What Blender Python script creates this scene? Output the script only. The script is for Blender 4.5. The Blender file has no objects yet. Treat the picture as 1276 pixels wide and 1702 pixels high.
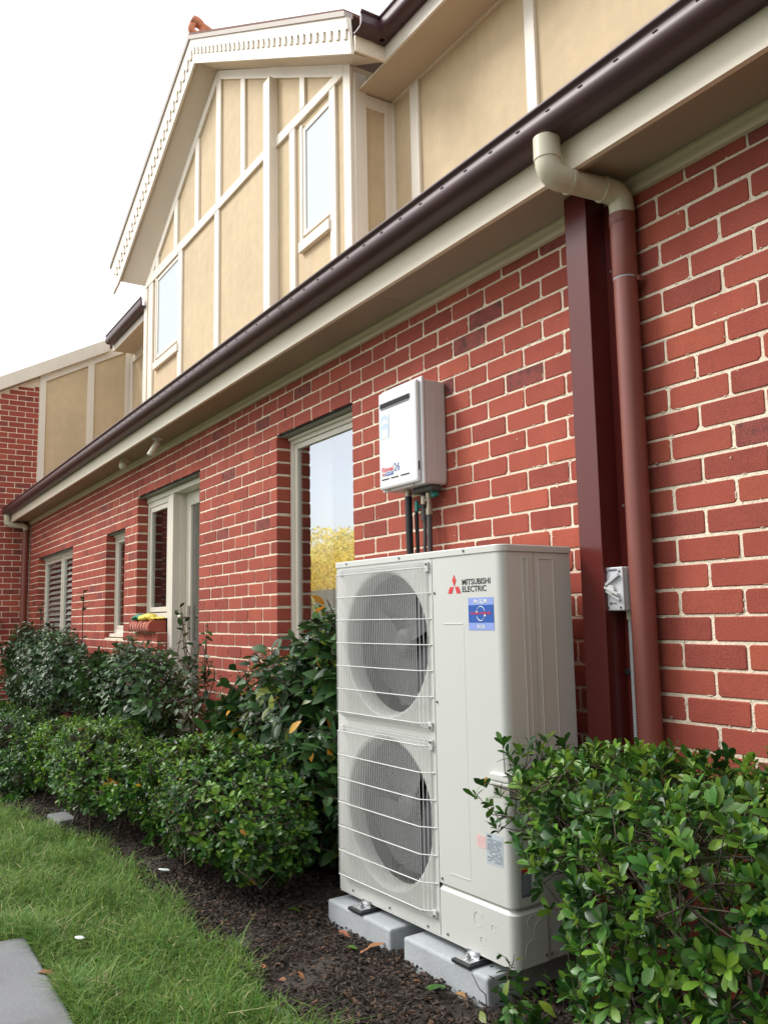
import bpy, bmesh, math, random
import numpy as np
from mathutils import Vector, Matrix
R = math.radians
rnd = random.Random(7)
rng = np.random.default_rng(11)
scene = bpy.context.scene
col = scene.collection
# ------------------------------------------------------------------ camera
CAM = np.array([1.6416, -2.3337, 1.2460])
YAW, PIT, ROL, FPX = 1.00915233, 0.12266710, -0.0181493252, 1416.878
cf = np.array([-math.sin(YAW)*math.cos(PIT), math.cos(YAW)*math.cos(PIT), math.sin(PIT)])
r0 = np.array([math.cos(YAW), math.sin(YAW), 0.0]); u0 = np.cross(r0, cf)
cr = math.cos(ROL)*r0 + math.sin(ROL)*u0
cu = -math.sin(ROL)*r0 + math.cos(ROL)*u0
cam = bpy.data.cameras.new('camera'); camo = bpy.data.objects.new('camera', cam); col.objects.link(camo)
camo.matrix_world = Matrix(((cr[0], cu[0], -cf[0], CAM[0]), (cr[1], cu[1], -cf[1], CAM[1]), (cr[2], cu[2], -cf[2], CAM[2]), (0, 0, 0, 1)))
cam.sensor_fit = 'HORIZONTAL'; cam.sensor_width = 36; cam.lens = FPX/1276*36
cam.clip_start = 0.02; cam.clip_end = 1500
scene.camera = camo
# ------------------------------------------------------------------ sky and sun
SUN_EL, SUN_AZ = R(42), R(224)     # azimuth clockwise from +Y: high, in front of the wall and to the left
world = bpy.data.worlds.new('World'); scene.world = world; world.use_nodes = True
nt = world.node_tree; nt.nodes.clear()
def wn(t, **k):
    n = nt.nodes.new(t)
    for a, b in k.items(): setattr(n, a, b)
    return n
sky = wn('ShaderNodeTexSky', sky_type='NISHITA', sun_disc=False)
sky.sun_elevation = SUN_EL; sky.sun_rotation = SUN_AZ
bg1 = wn('ShaderNodeBackground'); bg1.inputs['Strength'].default_value = 0.15
bg2 = wn('ShaderNodeBackground'); bg2.inputs['Color'].default_value = (0.99, 0.995, 1.0, 1); bg2.inputs['Strength'].default_value = 0.80
tc = wn('ShaderNodeTexCoord'); nz = wn('ShaderNodeTexNoise'); nz.inputs['Scale'].default_value = 1.6; nz.inputs['Detail'].default_value = 6
ramp = wn('ShaderNodeValToRGB'); ramp.color_ramp.elements[0].position = 0.30; ramp.color_ramp.elements[1].position = 0.47
ramp.color_ramp.elements[0].color = (0.72, 0.72, 0.72, 1)
mx = wn('ShaderNodeMixShader'); out = wn('ShaderNodeOutputWorld')
nt.links.new(tc.outputs['Generated'], nz.inputs['Vector']); nt.links.new(nz.outputs['Fac'], ramp.inputs['Fac'])
nt.links.new(ramp.outputs['Color'], mx.inputs['Fac']); nt.links.new(sky.outputs['Color'], bg1.inputs['Color'])
nt.links.new(bg1.outputs[0], mx.inputs[1]); nt.links.new(bg2.outputs[0], mx.inputs[2]); nt.links.new(mx.outputs[0], out.inputs['Surface'])
sun = bpy.data.lights.new('sun', 'SUN'); sun.energy = 1.5; sun.angle = R(22); sun.color = (1.0, 0.965, 0.915)
suno = bpy.data.objects.new('sun', sun); col.objects.link(suno)
sd = Vector((math.sin(SUN_AZ)*math.cos(SUN_EL), math.cos(SUN_AZ)*math.cos(SUN_EL), math.sin(SUN_EL)))
suno.rotation_euler = sd.to_track_quat('Z', 'Y').to_euler(); suno.location = (0, -5, 12)
scene.view_settings.view_transform = 'Standard'; scene.view_settings.look = 'None'
scene.view_settings.exposure = 1.0; scene.view_settings.gamma = 1; scene.view_settings.use_curve_mapping = False

# ------------------------------------------------------------------ picture point on a real plane of the place
def _ray(u, v): return cf + (u-638)/FPX*cr - (v-851)/FPX*cu
def onY(u, v, y=0.0):
    d = _ray(u, v); return CAM + d*((y-CAM[1])/d[1])
def onX(u, v, x):
    d = _ray(u, v); return CAM + d*((x-CAM[0])/d[0])
def onZ(u, v, z):
    d = _ray(u, v); return CAM + d*((z-CAM[2])/d[2])

# ------------------------------------------------------------------ mesh helpers
class MB:
    def __init__(s): s.v = []; s.f = []; s.m = []; s.sm = []
    def add(s, vs, fs, mi=0, smooth=False):
        o = len(s.v); s.v += [tuple(map(float, p)) for p in vs]
        for f in fs: s.f.append(tuple(i+o for i in f)); s.m.append(mi); s.sm.append(smooth)
        return s
    def box(s, x0, x1, y0, y1, z0, z1, mi=0):
        return s.add([(x0,y0,z0),(x1,y0,z0),(x1,y1,z0),(x0,y1,z0),(x0,y0,z1),(x1,y0,z1),(x1,y1,z1),(x0,y1,z1)],
              [(0,3,2,1),(4,5,6,7),(0,1,5,4),(1,2,6,5),(2,3,7,6),(3,0,4,7)], mi)
    def bev(s, x0, x1, y0, y1, z0, z1, b=0.004, mi=0):
        """box with all edges chamfered"""
        bm = bmesh.new(); bmesh.ops.create_cube(bm, size=1)
        for v in bm.verts: v.co = Vector((x0+(v.co.x+.5)*(x1-x0), y0+(v.co.y+.5)*(y1-y0), z0+(v.co.z+.5)*(z1-z0)))
        bmesh.ops.bevel(bm, geom=bm.edges[:], offset=b, segments=2, affect='EDGES', profile=0.5)
        return s.bm(bm, mi)
    def bm(s, bm, mi=0, smooth=False, M=None):
        bm.verts.ensure_lookup_table(); bm.verts.index_update()
        s.add([(M @ v.co if M else v.co) for v in bm.verts], [[v.index for v in f.verts] for f in bm.faces], mi, smooth)
        bm.free(); return s
    def prism(s, pts, w, mi=0):
        """pts: 3D polygon, w: extrusion vector"""
        n = len(pts); p = [np.array(q, float) for q in pts]; w = np.array(w, float)
        vs = p+[q+w for q in p]
        return s.add(vs, [tuple(range(n))[::-1], tuple(range(n, 2*n))]+[(i, (i+1) % n, n+(i+1) % n, n+i) for i in range(n)], mi)
    def tube(s, pts, r, n=8, mi=0, cap=True, smooth=True):
        P = [Vector(p) for p in pts]; k = len(P); rs = r if hasattr(r, '__len__') else [r]*k
        vs = []; ref = None
        for i, p in enumerate(P):
            t = ((P[min(i+1, k-1)]-P[max(i-1, 0)])).normalized()
            if ref is None: ref = Vector((0, 0, 1)) if abs(t.z) < .9 else Vector((1, 0, 0))
            a = t.cross(ref).normalized(); b = a.cross(t).normalized(); ref = b
            if abs(t.dot(b)) > .99: b = t.orthogonal()
            for j in range(n):
                w = 2*math.pi*j/n; vs.append(p+a*math.cos(w)*rs[i]+b*math.sin(w)*rs[i])
        fs = [(i*n+j, i*n+(j+1) % n, (i+1)*n+(j+1) % n, (i+1)*n+j) for i in range(k-1) for j in range(n)]
        s.add(vs, fs, mi, smooth)
        if cap: s.add([vs[j] for j in range(n)], [tuple(range(n))], mi); s.add([vs[(k-1)*n+j] for j in range(n)], [tuple(range(n))[::-1]], mi)
        return s
    def sweepx(s, prof, x0, x1, mi=0, smooth=False, closed=True):
        """profile of (y,z) swept along X"""
        n = len(prof); vs = [(x0, a, b) for a, b in prof]+[(x1, a, b) for a, b in prof]
        m = n if closed else n-1
        s.add(vs, [(i, (i+1) % n, n+(i+1) % n, n+i) for i in range(m)], mi, smooth)
        if closed: s.add(vs, [tuple(range(n))[::-1], tuple(range(n, 2*n))], mi)
        return s
    def mesh(s, name, mats):
        me = bpy.data.meshes.new(name); me.from_pydata(s.v, [], s.f)
        for m in (mats if isinstance(mats, (list, tuple)) else [mats]): me.materials.append(m)
        me.polygons.foreach_set('material_index', s.m); me.polygons.foreach_set('use_smooth', s.sm)
        bm = bmesh.new(); bm.from_mesh(me); bmesh.ops.recalc_face_normals(bm, faces=bm.faces[:]); bm.to_mesh(me); bm.free()
        me.update(); return me
def tag(o, label=None, cat=None, group=None, kind=None):
    if label: o['label'] = label
    if cat: o['category'] = cat
    if group: o['group'] = group
    if kind: o['kind'] = kind
    return o
def link(name, me, parent=None, **k):
    o = bpy.data.objects.new(name, me); col.objects.link(o)
    if parent: o.parent = parent
    return tag(o, **k)
def part(name, mb, mats, parent=None, **k): return link(name, mb.mesh(name, mats), parent, **k)
def empty(name, loc=(0, 0, 0), rz=0, **k):
    o = link(name, None, None, **k); o.location = loc; o.rotation_euler = (0, 0, rz); o.empty_display_size = .1; return o
def fast_mesh(name, V, F, mats, mi=None, smooth=False):
    """V (n,3) float, F (m,k) int"""
    me = bpy.data.meshes.new(name); m, k = F.shape
    me.vertices.add(len(V)); me.vertices.foreach_set('co', np.ascontiguousarray(V, dtype=np.float32).ravel())
    me.loops.add(m*k); me.loops.foreach_set('vertex_index', F.ravel().astype(np.int32))
    me.polygons.add(m); me.polygons.foreach_set('loop_start', np.arange(0, m*k, k, dtype=np.int32))
    try: me.polygons.foreach_set('loop_total', np.full(m, k, dtype=np.int32))
    except Exception: pass
    for q in mats: me.materials.append(q)
    if mi is not None: me.polygons.foreach_set('material_index', mi.astype(np.int32))
    me.polygons.foreach_set('use_smooth', np.full(m, smooth))
    me.update(calc_edges=True); me.validate(); return me

# ------------------------------------------------------------------ materials
def mat(name, c, rough=0.6, metal=0.0, spec=0.5, var=0.0, vscale=3.0, grain=0.0, gscale=60.0, bump=0.0, bscale=80.0, dark=None, dscale=2.0, dpos=(.55, .75), island=0.0, coords='pos', trans=0.0, hue=0.0, coat=0.0, streak=0.0):
    m = bpy.data.materials.new(name); m.use_nodes = True; t = m.node_tree; L = t.links.new
    b = t.nodes['Principled BSDF']; b.inputs['Roughness'].default_value = rough; b.inputs['Metallic'].default_value = metal
    b.inputs['Specular IOR Level'].default_value = spec; b.inputs['Coat Weight'].default_value = coat
    rgb = t.nodes.new('ShaderNodeRGB'); rgb.outputs[0].default_value = (*c, 1); cur = rgb.outputs[0]
    g = t.nodes.new('ShaderNodeNewGeometry'); pos = g.outputs['Position']
    if coords == 'obj':
        tcn = t.nodes.new('ShaderNodeTexCoord'); pos = tcn.outputs['Object']
    def noise(sc, det=4, stretch=None):
        n = t.nodes.new('ShaderNodeTexNoise'); n.inputs['Scale'].default_value = sc; n.inputs['Detail'].default_value = det
        if stretch:
            mp = t.nodes.new('ShaderNodeMapping'); mp.inputs['Scale'].default_value = stretch; L(pos, mp.inputs['Vector']); L(mp.outputs[0], n.inputs['Vector'])
        else: L(pos, n.inputs['Vector'])
        return n.outputs['Fac']
    def hsv(cur, valnode, lo, hi, fmin=.3, fmax=.7):
        mr = t.nodes.new('ShaderNodeMapRange'); mr.inputs['From Min'].default_value = fmin; mr.inputs['From Max'].default_value = fmax
        mr.inputs['To Min'].default_value = lo; mr.inputs['To Max'].default_value = hi; L(valnode, mr.inputs['Value'])
        h = t.nodes.new('ShaderNodeHueSaturation'); L(mr.outputs[0], h.inputs['Value']); L(cur, h.inputs['Color']); return h
    if var: cur = hsv(cur, noise(vscale), 1-var, 1+var).outputs[0]
    if grain: cur = hsv(cur, noise(gscale, 6), 1-grain, 1+grain).outputs[0]
    if streak: cur = hsv(cur, noise(1.0, 5, (14, 14, .7)), 1-streak, 1+streak).outputs[0]
    if island:
        oi = t.nodes.new('ShaderNodeObjectInfo'); ad = t.nodes.new('ShaderNodeMath'); ad.operation = 'ADD'
        L(g.outputs['Random Per Island'], ad.inputs[0]); L(oi.outputs['Random'], ad.inputs[1])
        fr = t.nodes.new('ShaderNodeMath'); fr.operation = 'FRACT'; L(ad.outputs[0], fr.inputs[0])
        h = hsv(cur, fr.outputs[0], 1-island, 1+island, 0, 1); cur = h.outputs[0]
        if hue:
            m2 = t.nodes.new('ShaderNodeMath'); m2.operation = 'MULTIPLY'; m2.inputs[1].default_value = 7.31; L(fr.outputs[0], m2.inputs[0])
            f2 = t.nodes.new('ShaderNodeMath'); f2.operation = 'FRACT'; L(m2.outputs[0], f2.inputs[0])
            mr = t.nodes.new('ShaderNodeMapRange'); mr.inputs['To Min'].default_value = .5-hue; mr.inputs['To Max'].default_value = .5+hue; L(f2.outputs[0], mr.inputs['Value']); L(mr.outputs[0], h.inputs['Hue'])
    if dark:
        rr = t.nodes.new('ShaderNodeValToRGB'); rr.color_ramp.elements[0].position = dpos[0]; rr.color_ramp.elements[1].position = dpos[1]
        L(noise(dscale, 8), rr.inputs['Fac']); mixn = t.nodes.new('ShaderNodeMixRGB'); mixn.inputs['Color2'].default_value = (*dark, 1)
        L(rr.outputs['Color'], mixn.inputs['Fac']); L(cur, mixn.inputs['Color1']); cur = mixn.outputs[0]
    L(cur, b.inputs['Base Color'])
    if bump:
        bn = t.nodes.new('ShaderNodeBump'); bn.inputs['Strength'].default_value = bump; bn.inputs['Distance'].default_value = .004
        L(noise(bscale, 8), bn.inputs['Height']); L(bn.outputs[0], b.inputs['Normal'])
    if trans:
        tr = t.nodes.new('ShaderNodeBsdfTranslucent'); ms = t.nodes.new('ShaderNodeMixShader'); ms.inputs[0].default_value = trans
        h = t.nodes.new('ShaderNodeHueSaturation'); h.inputs['Value'].default_value = 1.6; h.inputs['Hue'].default_value = .485; L(cur, h.inputs['Color']); L(h.outputs[0], tr.inputs['Color'])
        L(b.outputs[0], ms.inputs[1]); L(tr.outputs[0], ms.inputs[2]); L(ms.outputs[0], t.nodes['Material Output'].inputs['Surface'])
    return m
BR = [mat('brick_red_a', (.355, .080, .056), .85, var=.07, vscale=9, grain=.13, gscale=140, bump=.4, bscale=240, island=.06, dark=(.17, .045, .035), dscale=14, dpos=(.66, .86), spec=.25),
      mat('brick_red_b', (.38, .089, .060), .85, var=.07, vscale=9, grain=.13, gscale=140, bump=.4, bscale=240, island=.06, dark=(.20, .05, .035), dscale=14, dpos=(.66, .86), spec=.25),
      mat('brick_red_c', (.315, .073, .053), .85, var=.09, vscale=9, grain=.16, gscale=120, bump=.5, bscale=240, island=.06, dark=(.14, .045, .04), dscale=12, dpos=(.62, .84), spec=.25),
      mat('brick_purple', (.265, .069, .058), .8, var=.12, vscale=10, grain=.3, gscale=120, bump=.55, bscale=240, island=.06, dark=(.12, .05, .045), dscale=18, dpos=(.5, .7), spec=.25),
      mat('brick_orange', (.415, .100, .063), .85, var=.07, vscale=9, grain=.12, gscale=140, bump=.4, bscale=240, island=.06, spec=.25)]
MORTAR = mat('mortar', (.85, .73, .58), .95, var=.1, vscale=5, grain=.14, gscale=90, bump=1.0, bscale=150, spec=.15)
M_FASCIA = mat('fascia_cream_paint', (.90, .805, .66), .45, var=.03, vscale=2, bump=.08, bscale=40, dark=(.5, .45, .3), dscale=6, dpos=(.72, .85))
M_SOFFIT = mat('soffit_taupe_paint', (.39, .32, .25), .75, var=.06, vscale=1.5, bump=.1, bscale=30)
M_MOULD = mat('moulding_cream', (.62, .53, .40), .6, var=.05)
M_GUTTER = mat('gutter_brown_steel', (.060, .021, .027), .45, var=.08, vscale=4, spec=.6, streak=.08)
M_TRIM = mat('trim_offwhite_paint', (.80, .735, .64), .5, var=.03, vscale=3, grain=.02, bump=.15, bscale=35, streak=.02)
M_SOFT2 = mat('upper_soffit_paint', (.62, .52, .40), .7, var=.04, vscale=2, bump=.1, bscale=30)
M_PANEL = mat('render_panel_tan', (.62, .49, .315), .85, var=.06, vscale=1.2, grain=.05, gscale=8, bump=1.0, bscale=11, streak=.025, dark=(.54, .43, .285), dscale=2.2, dpos=(.58, .9))
M_FRAME = mat('window_frame_paint', (.75, .70, .605), .4, var=.03, vscale=4)
M_DARK = mat('dark_gap', (.012, .012, .014), .8)
M_LINTEL = mat('lintel_grey_paint', (.30, .30, .25), .6, var=.08)
M_ROOF = mat('roof_tile', (.16, .07, .05), .8, var=.15, vscale=6, bump=.6, bscale=20)
M_TERRA = mat('terracotta', (.55, .19, .09), .6, var=.12, vscale=20, bump=.3)
M_AC = mat('enamel_offwhite', (.63, .638, .608), .36, var=.015, vscale=1.5, bump=.03, bscale=12, dark=(.44, .43, .38), dscale=3.0, dpos=(.74, .95))
M_ACW = mat('enamel_white_wire', (.68, .68, .67), .35)
M_FAN = mat('fan_grey_plastic', (.085, .088, .098), .6, var=.05)
M_COIL = mat('coil_dark', (.012, .012, .014), .5)
M_ZINC = mat('zinc', (.55, .56, .58), .38, metal=.9, var=.1, vscale=30)
M_SCREW = mat('screw_steel', (.28, .28, .29), .35, metal=.9)
M_RUB = mat('black_rubber', (.018, .02, .024), .45)
M_CONC = mat('concrete_block', (.43, .46, .485), .9, var=.10, vscale=7, grain=.05, gscale=60, bump=.4, bscale=90, dark=(.27, .28, .29), dscale=18, dpos=(.70, .86))
M_PAVE = mat('paver_stone', (.205, .212, .225), .85, var=.12, vscale=2.5, grain=.10, gscale=90, bump=.35, bscale=120, dark=(.135, .132, .13), dscale=5, dpos=(.5, .72))
M_HEAT = mat('heater_white_enamel', (.74, .745, .76), .3, var=.01)
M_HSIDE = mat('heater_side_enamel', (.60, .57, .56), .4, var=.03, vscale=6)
M_BLUE = mat('print_blue', (.02, .10, .42), .4); M_LBLUE = mat('print_light_blue', (.27, .36, .75), .4)
M_RED = mat('print_red', (.70, .04, .05), .4); M_BLACK = mat('print_black', (.02, .02, .03), .4)
M_WHITE = mat('print_white', (.8, .83, .85), .4); M_PALE = mat('label_silver', (.50, .56, .62), .35); M_PINK = mat('label_pink', (.78, .60, .60), .4)
M_PALEB = mat('sticker_pale_blue', (.52, .64, .86), .35); M_PALEW = mat('sticker_pale_white', (.74, .82, .80), .35)
M_GRYP = mat('print_grey', (.10, .11, .14), .5); M_TEAL = mat('valve_green', (.0, .16, .13), .4); M_BRASS = mat('brass_fitting', (.42, .36, .28), .4, metal=.6)
M_PIPEB = mat('black_lagging', (.016, .016, .018), .5); M_PIPEG = mat('dark_grey_pipe', (.07, .065, .065), .5)
M_COL = mat('column_oxide_red', (.115, .017, .014), .26, spec=.55, var=.04, vscale=3)
M_DP = mat('downpipe_painted', (.235, .072, .055), .45, var=.05, vscale=5, streak=.05)
M_PVC = mat('pvc_cream', (.66, .61, .47), .35, var=.04, vscale=8)
M_ISO = mat('isolator_grey', (.60, .61, .64), .4); M_COND = mat('conduit_grey', (.50, .51, .53), .5)
M_BRONZE = mat('handle_metal', (.45, .42, .35), .3, metal=.9)
M_SLAT = mat('blind_slat', (.88, .86, .80), .5); M_SKYBACK = mat('sky_white_backing', (.86, .87, .90), .7); M_CURT = mat('curtain_beige', (.34, .30, .24), .8)
M_GLG = mat('glove_green', (.0, .19, .11), .6, bump=.3, bscale=60); M_GLY = mat('glove_yellow', (.72, .60, .08), .6, bump=.3, bscale=60)
M_BARK = mat('bark_brown', (.085, .062, .045), .9, var=.3, vscale=30, bump=.8, bscale=120)
M_SOIL = mat('bed_soil', (.046, .037, .031), .95, var=.35, vscale=7, grain=.35, gscale=60, bump=1.2, bscale=70, dark=(.075, .062, .052), dscale=3.2, dpos=(.58, .7))
M_CHIP = mat('mulch_chip', (.050, .037, .030), .85, island=.6, grain=.3, gscale=120, spec=.35, bump=.5, bscale=200)
M_CHIP2 = mat('mulch_chip_brown', (.105, .060, .038), .85, island=.5, grain=.3, gscale=120, spec=.3)
M_TURF = mat('lawn_soil', (.045, .075, .018), .95, var=.3, vscale=9, grain=.3, gscale=60, bump=.8)
M_GR = [mat('grass_green', (.095, .205, .034), .5, island=.35, hue=.02, trans=.3, spec=.3), mat('grass_light', (.19, .30, .075), .5, island=.3, hue=.02, trans=.3, spec=.3), mat('grass_dry', (.36, .34, .18), .7, island=.3, spec=.2)]
def leafmat(n, c, rough=.35, trans=.18, isl=.38): return mat(n, c, rough, island=isl, hue=.014, trans=trans, spec=.38)
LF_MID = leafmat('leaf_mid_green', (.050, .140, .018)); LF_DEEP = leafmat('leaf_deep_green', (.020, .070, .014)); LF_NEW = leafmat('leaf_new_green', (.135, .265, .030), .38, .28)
CM_DEEP = leafmat('camellia_deep', (.019, .056, .016), .42, .08, .35); CM_MID = leafmat('camellia_mid', (.042, .108, .025), .42, .10); CM_YEL = leafmat('leaf_yellowing', (.46, .24, .02), .4, .25); CM_LIME = leafmat('leaf_lime', (.17, .23, .03), .35, .25)
M_DEAD = mat('dead_leaf', (.30, .13, .055), .7, island=.35, hue=.02, grain=.2, gscale=90)
M_YTREE = leafmat('yellow_foliage', (.90, .82, .34), .5, .3); M_FENCE = mat('fence_beige', (.50, .44, .34), .8, var=.08)
M_GROUND = mat('ground_far', (.12, .12, .085), .95, var=.3, vscale=.5)
def glassmat(ior=6.0, name='window_glass'):
    m = bpy.data.materials.new(name); m.use_nodes = True; t = m.node_tree; t.nodes.clear(); L = t.links.new
    o = t.nodes.new('ShaderNodeOutputMaterial'); g = t.nodes.new('ShaderNodeBsdfGlossy'); g.inputs['Roughness'].default_value = .012; g.inputs['Color'].default_value = (.93, .96, 1, 1)
    tr = t.nodes.new('ShaderNodeBsdfTransparent'); tr.inputs['Color'].default_value = (.85, .88, .88, 1)
    fr = t.nodes.new('ShaderNodeFresnel'); fr.inputs['IOR'].default_value = ior; mxx = t.nodes.new('ShaderNodeMixShader')
    gg = t.nodes.new('ShaderNodeNewGeometry'); iv = t.nodes.new('ShaderNodeMath'); iv.operation = 'SUBTRACT'; iv.inputs[0].default_value = 1.0
    mu = t.nodes.new('ShaderNodeMath'); mu.operation = 'MULTIPLY'; L(gg.outputs['Backfacing'], iv.inputs[1]); L(iv.outputs[0], mu.inputs[0]); L(fr.outputs[0], mu.inputs[1]); L(mu.outputs[0], mxx.inputs[0]); L(tr.outputs[0], mxx.inputs[1]); L(g.outputs[0], mxx.inputs[2]); L(mxx.outputs[0], o.inputs['Surface']); return m
M_GLASS = glassmat(); M_GLASSC = glassmat(1.55, 'window_glass_clear')

# ================================================================== SETTING
BED_Y = -1.08
def bed_edge(x): return BED_Y-.19*np.clip(-3.4-x, 0, 2.6)
def grid_ground(name, x0, x1, y0, y1, nx, ny, amp, mats, z=0.0, seed=0, **k):
    xs = np.linspace(x0, x1, nx); ys = np.linspace(y0, y1, ny); X, Y = np.meshgrid(xs, ys)
    Y = Y+(bed_edge(X)-BED_Y)*np.clip(1-np.abs(Y-BED_Y)/1.0, 0, 1); Z = z+amp*(np.sin(X*5.1+seed)*np.cos(Y*6.3+seed)*.4+np.sin(X*13.7+Y*9)*.25+rng.normal(0, .25, X.shape))
    V = np.stack([X, Y, Z], -1).reshape(-1, 3); i = np.arange((nx-1)*(ny-1)); a = (i//(nx-1))*nx+i % (nx-1)
    F = np.stack([a, a+1, a+nx+1, a+nx], -1)
    return link(name, fast_mesh(name, V, F, mats, smooth=True), **k)
gm = MB(); gm.add([(-400, -400, -.08), (400, -400, -.08), (400, 400, -.08), (-400, 400, -.08)], [(0, 1, 2, 3)])
part('ground', gm, M_GROUND, kind='structure', label='flat ground running out beyond the garden')
grid_ground('garden_bed', -12.3, 2.6, BED_Y, .02, 520, 60, .012, [M_SOIL], z=-.006, kind='structure', label='dark soil garden bed along the brick wall')
grid_ground('lawn', -12.3, 3.5, -6.5, BED_Y+.03, 200, 80, .008, [M_TURF], z=-.014, seed=2, kind='structure', label='strip of green lawn beside the garden bed')
pv = MB(); pv.bev(-2.16, .9, -2.9, -1.665, -.05, .012, .012)
part('path', pv, M_PAVE, kind='structure', label='grey stone path slab at the corner of the lawn')

# grass blades
def in_path(x, y): return (x > -2.15) & (x < .9) & (y < -1.655)
def blades(N, xr, yr, hmin, hmax, w, mix, sel=None):
    x = rng.uniform(*xr, N); y = rng.uniform(*yr, N)
    edge = bed_edge(x)+.025+.05*np.exp(-((x+2.6)/1.0)**2)+.035*np.sin(x*7)+.02*np.sin(x*23)+rng.normal(0, .018, N)
    k = (y < edge) & ~in_path(x+rng.normal(0, .012, N), y+rng.normal(0, .01, N))
    if sel is not None: k &= sel(x, y)
    # keep only what a viewer near the camera could see
    x, y = x[k], y[k]; n = len(x)
    h = rng.uniform(hmin, hmax, n)*(1+.45*np.sin(x*9+2)*np.sin(y*11)); a = rng.uniform(0, 2*np.pi, n); lean = rng.uniform(.25, 1.15, n)*h
    ww = w*rng.uniform(.6, 1.3, n); px, py = np.cos(a), np.sin(a); qx, qy = -py, px
    lean2 = lean*rng.uniform(1.0, 1.9, n)
    z0 = np.full(n, -.012)
    def P(d, z, s): return np.stack([x+px*d+qx*ww*s, y+py*d+qy*ww*s, z0+z], -1)
    V = np.stack([P(0*h, 0*h, -.5), P(0*h, 0*h, .5), P(lean*.35, h*.6, .42), P(lean*.35, h*.6, -.42), P(lean2, h*rng.uniform(.7, 1., n), 0)], 1).reshape(-1, 3)
    b = np.arange(n)*5
    F = np.concatenate([np.stack([b, b+1, b+2], -1), np.stack([b, b+2, b+3], -1), np.stack([b+3, b+2, b+4], -1)])
    mi = rng.choice(3, n, p=mix); return V, F, np.tile(mi, 3)
parts_ = [blades(150000, (-4.2, -.35), (-2.5, -1.0), .018, .042, .0034, (.46, .46, .08)),
          blades(70000, (-9.5, -4.2), (-3.6, -1.0), .028, .055, .0050, (.50, .45, .05)),
          blades(9000, (-6.0, -.6), (-1.75, -1.0), .045, .10, .0042, (.50, .45, .05)),
          blades(5000, (-2.4, -.8), (-1.74, -1.60), .04, .08, .0034, (.6, .34, .06))]
off = 0; Vs = []; Fs = []; Ms = []
for V, F, M_ in parts_: Vs.append(V); Fs.append(F+off); Ms.append(M_); off += len(V)
link('grass', fast_mesh('grass', np.concatenate(Vs), np.concatenate(Fs), M_GR, np.concatenate(Ms)), kind='stuff', label='short green grass blades of the lawn', cat='grass')

# mulch
def chips(N, xr, yr, smin, smax, seed):
    g = np.random.default_rng(seed); x = g.uniform(*xr, N); y = g.uniform(*yr, N)
    bare = (np.sin(x*4.1+1)*np.sin(y*7.3+2)+.5*np.sin(x*11+y*5)) > .75
    k = (~bare | (g.random(N) < .25)) & (y > bed_edge(x)-.01); x, y = x[k], y[k]; n = len(x)
    L_ = g.uniform(smin, smax, n); W_ = L_*g.uniform(.22, .6, n); T_ = g.uniform(.002, .006, n)
    a = g.uniform(0, 2*np.pi, n); tl = g.normal(0, .33, n); tr = g.normal(0, .4, n); z = g.uniform(.0, .014, n)
    base = np.array([(-.5, -.4, -.5), (.42, -.5, -.5), (.5, .35, -.5), (-.38, .5, -.5), (-.45, -.35, .5), (.4, -.4, .5), (.45, .3, .5), (-.3, .42, .5)])
    P = base[None]*np.stack([L_, W_, T_], -1)[:, None]+g.normal(0, .0008, (n, 8, 3))
    c, s = np.cos(tl)[:, None], np.sin(tl)[:, None]; X, Y, Z = P[..., 0]*c+P[..., 2]*s, P[..., 1], -P[..., 0]*s+P[..., 2]*c
    c, s = np.cos(tr)[:, None], np.sin(tr)[:, None]; Y, Z = Y*c-Z*s, Y*s+Z*c
    c, s = np.cos(a)[:, None], np.sin(a)[:, None]; X, Y = X*c-Y*s, X*s+Y*c
    V = np.stack([X+x[:, None], Y+y[:, None], Z+z[:, None]+.002], -1).reshape(-1, 3)
    f = np.array([(0, 3, 2, 1), (4, 5, 6, 7), (0, 1, 5, 4), (1, 2, 6, 5), (2, 3, 7, 6), (3, 0, 4, 7)])
    F = (f[None]+(np.arange(n)*8)[:, None, None]).reshape(-1, 4); mi = np.repeat((g.random(n) < .12).astype(int), 6); return V, F, mi
A = chips(26000, (-3.2, .6), (BED_Y+.0, -.02), .006, .026, 3); B = chips(12000, (-6.5, -3.2), (-1.6, -.05), .012, .035, 4)
link('mulch', fast_mesh('mulch', np.concatenate([A[0], B[0]]), np.concatenate([A[1], B[1]+len(A[0])]), [M_CHIP, M_CHIP2], np.concatenate([A[2], B[2]])), kind='stuff', label='dark bark mulch chips covering the garden bed', cat='mulch')

# ================================================================== HOUSE
XW = -12.31                       # plane of the two-storey wing's side wall
XR = 3.2                          # where the modelled wall ends, right of the view
ZS0 = 2.78; CO = .086
house = empty('house', (0, 0, 0), label='red brick house with brown gutters and a tan gabled upper storey', cat='house')
OPEN = [(-3.37, -2.385, .62, ZS0-4*CO, 'main'), (-6.52, -4.815, -.1, ZS0-4*CO, 'door'), (-7.68, -6.96, 1.09-.004, ZS0-7*CO, 'narrow'), (-11.52, -9.30, .545, ZS0-7*CO, 'far')]
WTOP = 2.80; D = .105
def cuts(x0, x1, z, openings):
    segs = [(x0, x1)]
    for a, b, z0, z1, _ in openings:
        if z0-.01 < z < z1:
            ns = []
            for p, q in segs:
                if b <= p or a >= q: ns.append((p, q)); continue
                if a > p: ns.append((p, a))
                if b < q: ns.append((b, q))
            segs = ns
    return segs
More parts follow.
